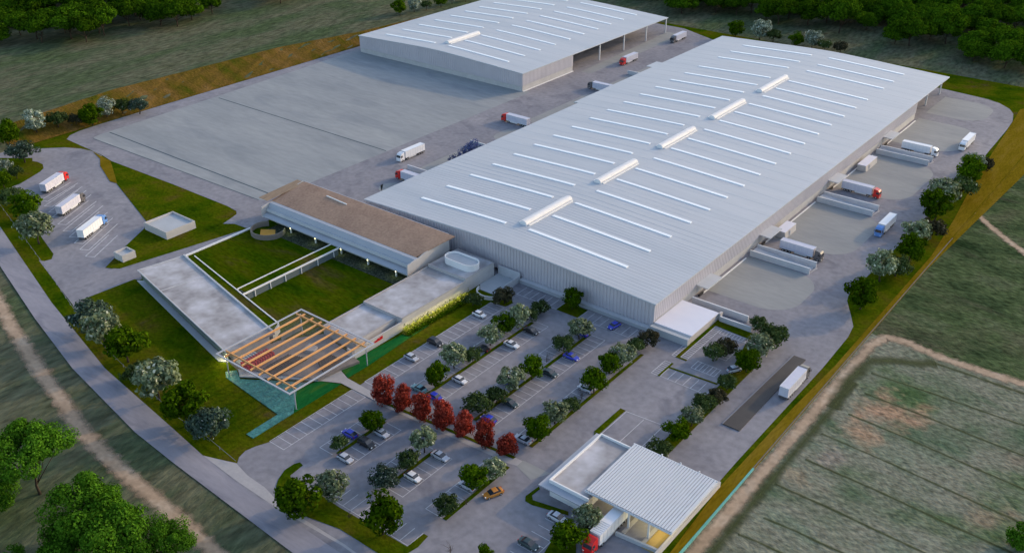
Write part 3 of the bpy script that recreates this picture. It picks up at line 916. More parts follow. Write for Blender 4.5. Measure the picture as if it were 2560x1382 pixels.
for k in range(9):
    x0 = -266.6 + k * 0.52
    pts = []
    for t in (0, .5, 1):
        y = lerp(193.4, 209.7, t)
        z = 7.9 + 1.9 * t
        pts.append((x0 + t * 2.0, y, z))
    for a, b in zip(pts, pts[1:]):
        lo = [(a[0], a[1], a[2] - .12), (a[0] + .46, a[1], a[2] - .12), (b[0] + .46, b[1], b[2] - .12), (b[0], b[1], b[2] - .12)]
        mb.hexa(lo, [(p[0], p[1], p[2] + .12) for p in lo])
mb.build('pergola', m_deck2, U)
MB().hexa([(-245.6, 206.6, 9.3), (-234.9, 206.1, 9.2), (-234.9, 206.4, 9.2), (-245.6, 206.9, 9.3)], [(-245.6, 206.6, 9.75), (-234.9, 206.1, 9.65), (-234.9, 206.4, 9.65), (-245.6, 206.9, 9.75)]).build('roof_rail', m_white, U)
mb = MB()
endp = [(190.2, 2.85), (210.1, 2.85)] + [(y, z - .02) for y, z in rows_[::-1]] + [(193.2, 7.05), (190.3, 6.6)]
for x in (-191.4, -191.05):
    for y, z in endp:
        mb.v.append((x, y, z))
k = len(endp)
mb.f += [tuple(range(k - 1, -1, -1)), tuple(range(k, 2 * k))] + [(i, (i + 1) % k, k + (i + 1) % k, k + i) for i in range(k)]
mb.build('end_wall', m_wallc, U)
mb = MB()
for x in (-261.9, -261.55):
    for y, z in endp:
        mb.v.append((x, y, z))
mb.f += [tuple(range(k - 1, -1, -1)), tuple(range(k, 2 * k))] + [(i, (i + 1) % k, k + (i + 1) % k, k + i) for i in range(k)]
mb.build('end_wall', m_wallc, U)
MB().box(-259.0, 193.6, 0, -190.5, 193.8, 2.9).build('glazing', m_facade, U)
MB().box(-261.4, 210.2, 0, -191.5, 210.5, 9.8).build('back_wall', m_fascia, U)
m_lampw = lamp_mat('warm_lamp', (1.0, 0.85, 0.45), 2.5)
for x in (-248.1, -235.4, -222.8, -210.1, -197.4):
    c = MB().box(x - .22, 191.2, 0, x + .22, 191.65, 2.88).build('column', m_white, U)
    MB().box(x - .13, 191.12, 1.9, x + .13, 191.2, 2.5).build('lamp', m_lampw, c)
bed = struct(MB().prism([(-257, 186.7), (-190, 187.2), (-190, 193.4), (-257, 193.4)], 0, 0.22).build('planting_bed', m_gravel), 'dark planted bed under the gravel-roofed block', 'stuff')

# west wing: weathered roof slab with a narrow green roof behind
Wn = root('office_wing', 'long low office wing with weathered grey roof between lawn and court', 'building')
wa, wb_, wc, wd_ = (-259.7, 139.2), (-256.7, 154.4), (-196.5, 141.7), (-199.0, 126.9)
inner = lambda a, b, t: (lerp(a[0], b[0], t), lerp(a[1], b[1], t))
MB().prism([wa, wb_, wc, wd_], 3.3, 3.75).build('roof', m_conc, Wn)
ins = [(-258.3, 140.8), (-256.0, 152.6), (-197.5, 140.4), (-199.2, 128.9)]
MB().prism(ins, 0, 3.28).build('wall', m_wallc, Wn)
MB().wall((-258.9, 139.6), (-199.3, 127.4), 0.15, 0.9, 2.6).build('window', m_facade, Wn)
mb = MB()
mb.wall(wa, wd_, 0.3, 3.75, 3.98)
mb.wall((-259.5, 139.4), (-256.6, 154.2), 0.3, 3.75, 3.98)
mb.wall((-256.7, 154.25), (-196.8, 141.6), 0.45, 3.75, 4.25)
mb.wall((-242.6, 135.9), (-239.6, 150.5), 0.25, 3.75, 3.86)
mb.build('parapet', m_dockw, Wn)
MB().prism([(-258.4, 139.9), (-260.4, 138.6), (-202, 126.0), (-199.4, 127.6)], -.01, 0.2).build('terrace', m_grey, Wn)
gr = root('green_roof', 'narrow grass-roofed corridor along the back of the grey office wing', 'green roof')
MB().prism([(-256.4, 154.75), (-255.2, 157.2), (-200.6, 146.6), (-198.2, 142.2)], 0, 2.85).build('body', m_grey, gr)
MB().prism([(-256.3, 154.8), (-255.3, 156.9), (-201.0, 146.3), (-198.6, 142.5)], 2.85, 2.95).build('grass', m_court, gr)
MB().wall((-255.3, 157.1), (-200.8, 146.5), 0.32, 2.5, 3.15).build('parapet', m_white, gr)
g2 = root('green_roof', 'grass-roofed glazed gallery crossing the court lawn', 'green roof')
MB().box(-226.4, 152.6, 0, -222.9, 190.2, 2.7).build('body', m_glassd, g2)
MB().box(-226.3, 152.4, 2.72, -222.9, 190.3, 2.86).build('grass', m_court, g2)
MB().box(-226.72, 152.0, 2.5, -226.42, 190.3, 3.05).build('parapet', m_white, g2)
MB().box(-222.78, 151.2, 2.5, -222.48, 190.3, 3.05).build('parapet', m_white, g2)
for y in (155.5, 161.5, 167.5, 174, 181, 188):
    MB().box(-222.86, y - .12, 0, -222.62, y + .12, 2.5).build('post', m_white, g2)
ky = root('garden_wall', 'low white wall edging the court lawn beside the drive', 'wall')
MB().wall((-262.2, 157.8), (-262.0, 186.8), 0.7, 0, 0.6).build('wall', m_white, ky)
MB().wall((-262.2, 157.8), (-255.6, 157.4), 0.5, 0, 0.6).build('wall', m_white, ky)
rg = root('ring_wall', 'brown half-round screen wall around an amber deck in the court', 'wall')
mb = MB()
pts = []
for i in range(25):
    a = math.radians(90 + 180 * i / 24 + 0)
    pts.append((-254.4 + 6.2 * math.cos(a) * 0.75 + 0.0, 185.5 + 5.0 * math.sin(a)))
ring_pts = []
for i in range(33):
    a = 2 * math.pi * i / 32
    ring_pts.append((-254.6 + 6.1 * math.cos(a), 186.6 + 5.6 * math.sin(a)))
for a, b in zip(ring_pts, ring_pts[1:]):
    if min(a[1], b[1]) < 189.9:
        mb.wall(a, b, 0.3, 0.0, 2.0)
mb.build('wall', m_ring, rg)
MB().prism([(-258.6, 186.6), (-254.9, 183.2), (-250.2, 186.0), (-254.4, 189.6)], 0.05, 0.3).build('deck', m_amber, rg)

# east wing in three steps, with the oval tank
E_ = root('office_wing', 'stepped grey office wing with red lettering, running from pavilion to warehouse', 'building')
MB().box(-189.0, 153.0, -.02, -175.6, 169.0, 3.3).build('wall', m_wallc, E_)
MB().box(-189.0, 169.0, -.02, -173.2, 197.4, 3.9).build('wall', m_wallc, E_)
MB().box(-189.0, 197.4, -.02, -173.2, 211.2, 4.7).build('wall', m_wallc, E_)
MB().box(-175.55, 150.0, -.02, -173.2, 169.0, 0.9).build('terrace', m_grey, E_)
MB().box(-173.55, 150.0, 0.9, -173.2, 169.0, 3.1).build('screen_wall', m_wallc, E_)
for x0, x1, y0, y1, z in ((-188.7, -175.9, 153.3, 168.8, 3.3), (-188.7, -173.5, 169.3, 197.2, 3.9), (-188.7, -173.5, 197.7, 210.9, 4.7)):
    MB().box(x0, y0, z, x1, y1, z + .06).build('roof', m_conc, E_)
mb = MB()
mb.box(-189.0, 153.0, 3.3, -188.72, 169.0, 3.75)
mb.box(-175.88, 153.0, 3.3, -175.6, 169.0, 3.75)
mb.box(-189.0, 169.0, 3.9, -188.72, 197.4, 4.3)
mb.box(-173.48, 169.0, 3.9, -173.2, 197.4, 4.3)
mb.box(-189.0, 168.98, 3.9, -173.2, 169.28, 4.28)
mb.box(-189.0, 197.38, 4.7, -173.2, 197.68, 4.98)
mb.box(-173.48, 197.7, 4.7, -173.2, 211.2, 5.0)
mb.box(-188.7, 210.92, 4.7, -173.5, 211.2, 4.98)
mb.build('parapet', m_path, E_)
mb = MB()
mb.box(-189.35, 150.2, 3.4, -189.03, 206, 3.62)
mb.build('gutter', m_dark, E_)
lt = MB()
yy = 157.3
for hgt, wd_l in ((.42, .5), (.55, .42), (.62, .5), (.9, .5), (.7, .42), (.95, .55), (.95, .42)):
    lt.box(-173.18, yy, 1.55, -173.06, yy + wd_l, 1.55 + hgt)
    yy += wd_l + .05
lt.build('sign_lettering', m_red, E_)
tk = root('roof_tank', 'white oval water tank on the stepped office wing roof', 'tank')
def stadium(cx, cy, L, r, n=16):
    p = []
    for i in range(n + 1):
        a = math.radians(-90 + 180 * i / n)
        p.append((cx + L + r * math.cos(a), cy + r * math.sin(a)))
    for i in range(n + 1):
        a = math.radians(90 + 180 * i / n)
        p.append((cx - L + r * math.cos(a), cy + r * math.sin(a)))
    return p
oo, ii = stadium(-180.4, 204.0, 3.4, 2.9), stadium(-180.4, 204.0, 3.4, 2.65)
mb = MB()
k = len(oo)
mb.v = [(p[0], p[1], 4.76) for p in oo] + [(p[0], p[1], 7.0) for p in oo] + [(p[0], p[1], 7.0) for p in ii] + [(p[0], p[1], 6.4) for p in ii]
for i in range(k):
    j = (i + 1) % k
    mb.f += [(i, j, k + j, k + i), (k + i, k + j, 2 * k + j, 2 * k + i), (2 * k + i, 2 * k + j, 3 * k + j, 3 * k + i)]
mb.build('shell', m_white, tk)
MB().sheet(ii, 6.41).build('lid', m_grey, tk)
# entrance patio with curved wall
pt = root('patio_wall', 'curved white patio wall between office wing end and car park', 'wall')
mb = MB()
arc = []
for i in range(17):
    a = math.radians(180 + 190 * i / 16)
    arc.append((-167.0 + 4.4 * math.cos(a), 201.6 + 3.8 * math.sin(a)))
for a, b in zip(arc, arc[1:]):
    mb.wall(a, b, 0.25, 0, 1.25)
mb.build('wall', m_white, pt)
mb = MB()
mb.box(-173.0, 213.0, 0, -164.2, 213.3, 3.3)
mb.box(-164.45, 205.6, 0, -164.2, 213.0, 2.2)
mb.build('screen_wall', m_dockw, pt)
MB().prism([(-173.1, 204), (-171, 201.6), (-163, 201.6), (-163.4, 205.6), (-164.5, 213), (-173.1, 213)], 0.0, 0.2).build('paving', m_grey, pt)

# entrance pavilion
m_floor = M('pavilion_paving', [(0.19, 0.165, 0.155), (0.25, 0.22, 0.205)], 0.4, 0.8, fine=(1.0, .08))
V = root('pavilion', 'square glass entrance pavilion with orange timber beams over the pond', 'pavilion')
x0, x1, y0, y1, zt = -196.2, -166.7, 122.0, 151.6, 7.0
m_rim = M('rim_steel', [(0.42, 0.43, 0.47)], 1, 0.5)
MB().box(x0 + .3, y0 + .3, zt - .62, x1 - .3, y1 - .3, zt - .55).build('glass_roof', m_glass, V)
mb = MB()
mb.box(x0 - .15, y0 - .15, zt - .12, x1 + .15, y0 + .3, zt + .14)
mb.box(x0 - .15, y1 - .3, zt - .12, x1 + .15, y1 + .15, zt + .14)
mb.box(x0 - .15, y0 + .3, zt - .12, x0 + .3, y1 - .3, zt + .14)
mb.box(x1 - .3, y0 + .3, zt - .12, x1 + .15, y1 - .3, zt + .14)
mb.build('rim', m_rim, V)
for k in range(8):
    x = lerp(-193.6, -169.4, k / 7)
    MB().box(x - .19, 122.9, zt - .5, x + .19, 150.7, zt - .02).build('beam', m_timber, V)
for y in (124.7, 149.2):
    MB().box(-195.6, y - .13, zt - .4, -167.2, y + .13, zt + .10).build('cross_beam', m_timber, V)
for x, y in ((-168.2, 124.6), (-168.3, 150.0), (-194.6, 123.8), (-194.6, 149.8)):
    MB().tube([(x, y, 0), (x, y, zt - .15)], .16, 8).build('column', m_rim, V)
MB().prism([(-194.3, 126.6), (-173.0, 136.4), (-172.2, 143.6), (-170.6, 149.3), (-189.0, 152.8), (-196.4, 142.2), (-198.9, 127.4)], -0.02, 0.9).build('floor', m_floor, V)
MB().prism([(-194.3, 126.6), (-191.0, 124.6), (-176.0, 134.8), (-173.0, 136.4)], 0.3, 0.6).build('terrace', m_grey, V)
for k in range(11):
    y = 127.2 + k * .85
    MB().box(-193.6, y, .9, -190.2, y + .42, 2.7).build('red_fin', m_redw, V)
for k in range(7):
    y = 127.2 + k * .85
    MB().box(-196.8, y + .8, .9, -194.4, y + 1.1, 2.2).build('grey_fin', m_steel, V)
for k in range(9):
    t = k / 8
    MB().box(-188.6 + k * .72, 130.4, .9, -188.6 + k * .72 + .3, 139.5 + 1.5 * t, 1.05 + .06 * k).build('bench', m_bench, V)
for k in range(8):
    MB().box(-178.6 + k * .62, 141.4 - .3 * k, .9, -178.6 + k * .62 + .28, 146.4, 1.5).build('seat_row', m_bench, V)
MB().prism([(-186.8, 142.6), (-183.4, 144.4), (-184.4, 146.6), (-187.4, 146.4)], .9, 1.6).build('desk', m_path, V)
mb = MB()
mb.box(-195.8, 143.0, .9, -195.6, 150.4, 3.0)
mb.build('glass_screen', m_glassd, V)
MB().box(-175.5, 149.4, 0.9, -173.3, 149.9, 3.1).build('screen_wall', m_wallc, V)
# ponds and bright turf beside the pavilion
struct(MB().prism([(-196.4, 124.0), (-194.0, 122.4), (-170.3, 120.3), (-170.1, 110.2), (-167.5, 110.2), (-167.6, 123.2), (-174.8, 130.5), (-175.2, 134.2), (-190.5, 124.3), (-194.6, 126.4)], -0.02, 0.17).build('pond', m_pond), 'shallow teal pond and channel beside the pavilion')
struct(MB().prism([(-174.8, 130.6), (-167.6, 123.3), (-167.5, 139.4), (-173.4, 136.5)], -0.02, 0.18).build('turf', m_turf))
struct(MB().prism([(-173.15, 144.4), (-168.2, 142.6), (-168.1, 149.5), (-168.9, 166.5), (-169.2, 176), (-171.0, 176), (-171.8, 168.4), (-173.15, 150)], -0.02, 0.18).build('turf', m_turf), 'bright green turf at the foot of the office wing')

# ------------------------------------------------------------------ gatehouse
m_sheet2 = M('canopy_sheet', [(0.56, 0.59, 0.63), (0.61, 0.63, 0.66)], 0.1, 0.5, stretch=(3, .4, 1))
Gt = root('gatehouse', 'gatehouse with white flat-roofed office and ribbed steel canopy over the lanes', 'gatehouse')
MB().box(-98.0, 138.6, -.02, -88.6, 159.2, 3.6).build('wall', m_white, Gt)
MB().box(-99.7, 136.5, 3.6, -88.0, 160.0, 3.85).build('roof_slab', m_fascia, Gt)
mb = MB()
mb.box(-98.2, 138.5, 3.85, -97.85, 159.7, 4.75)
mb.box(-97.85, 138.5, 3.85, -87.6, 138.85, 4.75)
mb.box(-97.85, 159.35, 3.85, -89.6, 159.7, 4.75)
mb.build('parapet', m_white, Gt)
MB().box(-97.85, 138.85, 3.85, -88.4, 159.35, 4.15).build('roof', m_conc, Gt)
mb = MB()
xa, xb, ya, yb = -89.5, -67.9, 140.3, 160.4
k = 32
for i in range(k):
    a = lerp(xa, xb, i / k)
    p_ = (xb - xa) / k
    for (t0, h0), (t1, h1) in zip(((0, 0), (.1, 0), (.24, .3), (.9, .3)), ((.1, 0), (.24, .3), (.9, .3), (1, 0))):
        mb.add([(a + t0 * p_, ya, 5.0 + h0), (a + t1 * p_, ya, 5.0 + h1), (a + t1 * p_, yb, 5.15 + h1), (a + t0 * p_, yb, 5.15 + h0)], [(0, 1, 2, 3)])
mb.build('canopy_roof', m_sheet2, Gt)
MB().box(xa, ya + .05, 4.75, xb, yb - .05, 4.98).build('canopy_soffit', m_fascia, Gt)
mb = MB()
mb.box(xa - .1, ya - .25, 4.7, xb + .25, ya, 5.15)
mb.box(xa - .1, yb, 4.9, xb + .25, yb + .25, 5.45)
mb.box(xb, ya, 4.7, xb + .25, yb, 5.3)
mb.build('gutter', m_steel, Gt)
for x in (-82.2, -77.3, -72.5):
    MB().box(x - .15, 160.75, 0, x + .15, 161.05, 5.6).build('post', m_steel, Gt)
for x in (-78.4, -73.4):
    MB().box(x - .2, 140.6, 0, x + .2, 141.0, 4.75).build('post', m_steel, Gt)
    MB().box(x - .45, 138.6, 0, x + .45, 160.0, 0.25).build('kerb_island', m_path, Gt)
MB().box(-73.0, 137.5, 0.05, -70.2, 160, 0.09).build('ochre_lane', m_ochre, Gt)
sw = root('side_wall', 'low pale wall along the outer side of the gatehouse lanes', 'wall')
MB().box(-69.4, 112, -.02, -68.9, 165.2, 1.5).build('wall', m_wallc, sw)
lw = root('lane_barrier', 'low grey barrier wall across the lane in front of the gatehouse canopy', 'barrier')
MB().wall((-79.4, 137.3), (-69.5, 138.3), 0.5, 0, 1.0).build('wall', m_grey, lw)

# two roofless plant enclosures
def tank_box(x0_, x1_, y0_, y1_, h, label):
    r = root('plant_enclosure', label, 'enclosure')
    mb = MB()
    t = .35
    mb.box(x0_, y0_, 0, x1_, y0_ + t, h)
    mb.box(x0_, y1_ - t, 0, x1_, y1_, h)
    mb.box(x0_, y0_ + t, 0, x0_ + t, y1_ - t, h)
    mb.box(x1_ - t, y0_ + t, 0, x1_, y1_ - t, h)
    mb.build('wall', m_wallc, r)
    MB().box(x0_ + t, y0_ + t, 0, x1_ - t, y1_ - t, h - .7).build('roof', m_grey, r)
tank_box(-290.6, -277.6, 161.6, 173.4, 2.9, 'larger square white enclosure with sunken grey roof on the lawn')
tank_box(-279.5, -274.6, 142.8, 147.7, 2.6, 'smaller square white enclosure with sunken roof near the lorry bays')

# weighbridge
m_chasg = M('kerb_steel', [(0.20, 0.21, 0.25)], 1, 0.6)
wb2 = tag(MB().hexa([(-79.3, 186.6, .02), (-74.8, 186.6, .02), (-74.8, 226.8, .02), (-78.2, 226.8, .02)], [(-79.3, 186.6, .3), (-74.8, 186.6, .3), (-74.8, 226.8, .3), (-78.2, 226.8, .3)]).build('weighbridge', m_slab), 'long dark weighbridge plate in the drive beside the white trailer', 'weighbridge')
MB().hexa([(-79.6, 186.5, 0), (-79.32, 186.5, 0), (-78.22, 226.9, 0), (-78.5, 226.9, 0)], [(-79.6, 186.5, .42), (-79.32, 186.5, .42), (-78.22, 226.9, .42), (-78.5, 226.9, .42)]).build('side_kerb', m_chasg, wb2)

# low rail along the western lawn
fr = root('fence', 'low thin grey fence along the lawn by the public road', 'fence')
fp = [at(*p) for p in ((-30, 470), (0, 514), (100, 651), (188, 780), (270, 880), (393, 998), (440, 1045), (510, 1090), (591, 1158))]
mb = MB()
for a, b in zip(fp, fp[1:]):
    mb.wall(a, b, 0.07, 0.72, 0.80)
mb.build('rail', m_chasg, fr)
for a, b in zip(fp, fp[1:]):
    L = math.hypot(b[0] - a[0], b[1] - a[1])
    for i in range(max(1, int(L / 5))):
        t = i / max(1, int(L / 5))
        MB().box(lerp(a[0], b[0], t) - .07, lerp(a[1], b[1], t) - .07, 0, lerp(a[0], b[0], t) + .07, lerp(a[1], b[1], t) + .07, .95).build('post', m_chasg, fr)

# lit lamps the photograph shows: gate canopy, hedge uplights, under the office block, pavilion corner
def lamp(loc, e, col, size):
    l_ = bpy.data.lights.new('lamp', 'AREA')
    l_.energy, l_.color, l_.size = e, col, size
    o = bpy.data.objects.new('lamp', l_)
    o.location = loc
    COL.objects.link(o)
    return o
for i, (x, y) in enumerate(((-83.5, 146.0), (-76.0, 144.0), (-71.5, 143.0), (-76, 154))):
    f_ = MB().box(x - .8, y - .1, 4.62, x + .8, y + .1, 4.72).build('strip_lamp', m_lampw, Gt)
    lamp((x, y, 4.55), 70, (1, .85, .40), 1.2)
for x in (-248.1, -235.4, -222.8, -210.1, -197.4):
    lamp((x, 190.9, 2.8), 18, (0.85, 1.0, .45), .6)

for x, y in ((-194.8, 123.6),):
    MB().box(x - .15, y - .15, 5.9, x + .15, y + .15, 6.1).build('lamp', m_lampw, V)
lamp((-194.8, 123.6, 5.8), 160, (1, .82, .30), .5)
lamp((-200.2, 127.2, 2.6), 110, (1, .88, .45), .6)
# ------------------------------------------------------------------ trees
def leaf_cloud(name, m, seed, nclump, nleaf, leaf, squash=0.85, zc=1.25, lump=0.34, spread=1.0, shape='round', tiers=1):
    """crown of small leaf faces gathered in clumps; crown radius about 1, centre at height zc"""
    rg_ = np.random.default_rng(seed)
    d = rg_.normal(size=(nclump, 3))
    d /= np.linalg.norm(d, axis=1)[:, None]
    r = rg_.uniform(0.35, 0.82, nclump) ** 0.8
    c = d * r[:, None]
    if shape == 'dome':
        c[:, 2] = np.abs(c[:, 2]) * 1.1 - 0.45
        c[:, 0:2] *= (1.05 - 0.35 * np.clip(c[:, 2:3], 0, 1))
    elif shape == 'umbrella':
        c[:, 2] = c[:, 2] * 0.45 + 0.25 * (1 - (c[:, 0] ** 2 + c[:, 1] ** 2))
        c[:, 0:2] *= 1.12
    elif shape == 'cone':
        t = rg_.uniform(0, 1, nclump)
        a = rg_.uniform(0, 6.28, nclump)
        q = (1 - t) * 0.55 * np.sqrt(rg_.uniform(.2, 1, nclump))
        c = np.stack([q * np.cos(a), q * np.sin(a), t * 2.2 - 1], 1)
    c[:, 2] *= squash
    if tiers == 2:                      # a second, smaller dome above the first
        up = np.arange(nclump) % 5 < 2
        c[up] *= 0.80
        c[up, 2] += 0.80
    size = rg_.uniform(0.6, 1.15, nclump) * lump
    k = rg_.integers(0, nclump, nleaf)
    g = rg_.normal(size=(nleaf, 3))
    g /= np.linalg.norm(g, axis=1)[:, None]
    g *= (rg_.uniform(0.25, 1, nleaf) ** 0.4)[:, None]
    p = c[k] + g * size[k][:, None] * np.array([1, 1, .8]) * spread
    nrm = g * 0.9 + p * 0.5 + rg_.normal(size=(nleaf, 3)) * 0.45 + np.array([0, 0, .25])
    nrm /= np.linalg.norm(nrm, axis=1)[:, None]
    t = np.cross(nrm, rg_.normal(size=(nleaf, 3)))
    t /= np.linalg.norm(t, axis=1)[:, None]
    b = np.cross(nrm, t)
    s_ = leaf * rg_.uniform(0.6, 1.3, nleaf)[:, None]
    p[:, 2] += zc
    q = np.stack([p - t * s_ - b * s_ * .3, p - t * s_ * .1 - b * s_ * .75, p + t * s_ + b * s_ * .1, p + t * s_ * .1 + b * s_ * .75], 1).reshape(-1, 3)
    me = bpy.data.meshes.new(name)
    me.vertices.add(len(q))
    me.vertices.foreach_set('co', q.astype(np.float32).ravel())
    me.loops.add(len(q))
    me.loops.foreach_set('vertex_index', np.arange(len(q), dtype=np.int32))
    me.polygons.add(nleaf)
    me.polygons.foreach_set('loop_start', np.arange(0, len(q), 4, dtype=np.int32))
    me.polygons.foreach_set('loop_total', np.full(nleaf, 4, dtype=np.int32))
    me.materials.append(m)
    me.update()
    me.validate()
    return me, c

def trunk_mesh(name, seed, c, zc, rad=0.06, lean=0.06, nl=7, low=0.45):
    r = random.Random(seed)
    mb = MB()
    top = zc * 0.95
    pts, p = [(0, 0, -0.05)], [0, 0]
    for i in range(1, 6):
        p[0] += r.uniform(-lean, lean)
        p[1] += r.uniform(-lean, lean)
        pts.append((p[0], p[1], top * i / 5))
    mb.tube(pts, [rad * 1.3, rad, rad * .85, rad * .7, rad * .5, rad * .25], 7)
    idx = list(range(len(c)))
    r.shuffle(idx)
    for i in idx[:nl]:
        t = r.uniform(low, .85)
        k = int(t * 5)
        a = Vector(pts[k])
        b = Vector((c[i][0], c[i][1], c[i][2] + zc))
        m_ = a.lerp(b, .5) + Vector((r.uniform(-.08, .08), r.uniform(-.08, .08), -.04))
        mb.tube([a, m_, b], [rad * .5, rad * .33, rad * .12], 5)
    return mb.mesh(name, m_bark, True)

lf_green = leaf_mat('leaves_deep_green', (0.017, 0.048, 0.001), (0.072, 0.135, 0.004))
lf_dark = leaf_mat('leaves_grey_green', (0.026, 0.052, 0.013), (0.088, 0.130, 0.045), (0.36, 0.40, 0.30), 0.965)
lf_silver = leaf_mat('leaves_silver', (0.080, 0.115, 0.055), (0.24, 0.29, 0.17), (0.60, 0.62, 0.48), 0.92)
lf_blossom = leaf_mat('leaves_white_blossom', (0.10, 0.14, 0.09), (0.32, 0.38, 0.30), (0.76, 0.78, 0.68), 0.75)
lf_dusk = leaf_mat('leaves_slate', (0.022, 0.042, 0.028), (0.085, 0.125, 0.090), (0.42, 0.46, 0.44), 0.965)
lf_bronze = leaf_mat('leaves_bronze', (0.024, 0.026, 0.014), (0.075, 0.070, 0.040), (0.25, 0.22, 0.16), 0.97)
lf_red = leaf_mat('leaves_red', (0.13, 0.016, 0.010), (0.40, 0.065, 0.042), (0.42, 0.20, 0.16), 0.985)
lf_wood = leaf_mat('leaves_forest', (0.015, 0.046, 0.002), (0.064, 0.142, 0.006), hue=0.18)
lf_near = leaf_mat('leaves_near_tree', (0.020, 0.076, 0.004), (0.092, 0.225, 0.016), hue=0.06)
lf_navy = leaf_mat('leaves_navy', (0.060, 0.078, 0.17), (0.13, 0.16, 0.34))
lf_lime = leaf_mat('leaves_lime', (0.10, 0.14, 0.012), (0.30, 0.32, 0.06), (0.55, 0.50, 0.16), 0.9)  # shrub's own tone; on the hedge its yellow stands in for lamp glow

KINDS_ = {
    #          material  clumps leaves size squash zc  lump shape   words
    'G': (lf_green, 34, 2600, .085, .85, 1.15, .36, 'round', 'deep green leafy tree'),
    'D': (lf_dark, 40, 2400, .075, .72, .95, .32, 'dome', 'grey-green bushy tree'),
    'W': (lf_silver, 38, 1700, .085, .72, 1.10, .32, 'round', 'silvery pale flowering tree'),
    'F': (lf_blossom, 40, 1500, .085, .75, 1.05, .32, 'round', 'white blossoming tree'),
    'S': (lf_dusk, 44, 2200, .072, .78, 1.0, .30, 'dome', 'slate-blue bushy tree'),
    'O': (lf_bronze, 34, 1900, .080, .62, .85, .32, 'dome', 'dull bronze bushy tree'),
    'R': (lf_red, 64, 4600, .072, .60, .72, .34, 'round', 'red-leaved tree'),
    'N': (lf_navy, 40, 1300, .085, 1.5, 1.35, .32, 'round', 'dusky blue slender tree'),
    'L': (lf_lime, 14, 500, .13, .8, .8, .34, 'round', 'small lime-green shrub'),
}
PROTO = {}
for k, (m, nc, nl, lfz, sq, zc, lump, shp, words) in KINDS_.items():
    PROTO[k] = []
    for v in range(4 if k in 'GDW' else 2):
        me, c = leaf_cloud('crown', m, 100 * ord(k) + v, nc, nl, lfz, sq, zc, lump, shape=shp, tiers=2 if k == 'R' else 1)
        tm = trunk_mesh('trunk', ord(k) * 7 + v, c, zc, .045 if k != 'L' else .03)
        PROTO[k].append((me, tm))
me, c = leaf_cloud('twigs', m_bark, 5, 30, 60, .03, .9, 1.1, .25)
mbs = [trunk_mesh('branches', 900 + v, c, 1.05, .025, .05, 26, .3) for v in range(2)]
PROTO['B'] = [(None, t) for t in mbs]
TREES = []
def plant(name, kind, x, y, rad, z=0.0, hs=1.0, label='', group=None, cat='tree', v=None):
    me, tm = PROTO[kind][R.randrange(len(PROTO[kind])) if v is None else v]
    r = root(name, label, cat, (x, y, z), R.uniform(0, 6.28), group)
    r.scale = (rad * R.uniform(.92, 1.08), rad * R.uniform(.92, 1.08), rad * hs * R.uniform(.9, 1.12))
    link('trunk' if me else 'branches', tm, r)
    if me:
        link('crown', me, r)
    return r

def pxm(x, y):
    d = Vector((x, y, -EYE.z))
    return FPX / (M3.transposed() @ d).z      # picture pixels per metre there

ORD = ['first', 'second', 'third', 'fourth', 'fifth', 'sixth', 'seventh', 'eighth', 'ninth', 'tenth']
NAMES = {'G': 'leafy_tree', 'D': 'bushy_tree', 'W': 'silver_tree', 'F': 'blossom_tree', 'S': 'slate_tree', 'O': 'bronze_tree', 'R': 'red_tree', 'B': 'bare_tree', 'N': 'slender_tree', 'L': 'shrub'}
WORDS = {k: v[8] for k, v in KINDS_.items()}
WORDS['B'] = 'leafless bare sapling'
def grove(where, start, group, q_, items, z=None):
    """items run in order away from the landmark named in start: (kind, base x, base y, crown width)"""
    tot = {}
    for it in items:
        tot[it[0]] = tot.get(it[0], 0) + 1
    seen = {}
    for it in items:
        k, bx, by, wd = it[:4]
        seen[k] = seen.get(k, 0) + 1
        x, y = q_(bx, by)
        zz = 0.0
        if x < FOOT:
            zz = ground_z(x, y)
        rad = wd / S / 2 / pxm(x, y) * 1.06
        if k == 'B':
            rad *= 1.0
        lab = WORDS[k] + ' ' + where
        if tot[k] > 1:
            lab = ORD[seen[k] - 1] + ' ' + WORDS[k] + ' ' + where + ', from ' + start
        plant(NAMES[k], k, x, y, rad, zz, 1.0, lab, group)

grove('at the foot of the brown bank', 'the yard', 'trees along the brown bank', q1,
      [('S', 1040, 850, 150), ('D', 915, 855, 140), ('F', 800, 885, 165), ('G', 690, 935, 175), ('O', 570, 945, 110), ('D', 440, 975, 155), ('F', 285, 1015, 185), ('G', 80, 1100, 180)])
grove('at the western lorry park edge', 'the brown bank', 'trees beside the lorry park', q1,
      [('S', 185, 1210, 230), ('F', 50, 1300, 130), ('D', 128, 1330, 120), ('G', 35, 1395, 130)])
grove('on the lawn tongue beside the lorry bays', 'the lorries', 'trees beside the lorry park', q4, [('D', 105, 165, 210), ('G', 205, 265, 225), ('W', 293, 445, 265)])
grove('on the lawn along the public road', 'the lorry park', 'trees on the roadside lawn', q4, [('S', 690, 1085, 300), ('W', 780, 1205, 285), ('G', 955, 1325, 280)])
grove('on the roadside lawn near the teal pond', 'the lorry park', 'trees on the roadside lawn', q7, [('D', 1060, 95, 235), ('W', 1185, 235, 330), ('G', 1385, 432, 320), ('S', 1570, 515, 340)])
grove('on the curved island beside the road', 'the entrance lawn', 'car park trees', q8, [('G', -290, 1105, 330), ('W', -60, 985, 290), ('B', 70, 1120, 120), ('G', 322, 1235, 350)])
grove('in the short strip nearest the path', 'the red trees', 'car park trees', q8, [('G', 245, 468, 195), ('D', 0, 610, 150)])
grove('in the short middle strip below the red trees', 'the red trees', 'car park trees', q8, [('W', 628, 630, 225), ('D', 512, 745, 195), ('S', 350, 885, 240)])
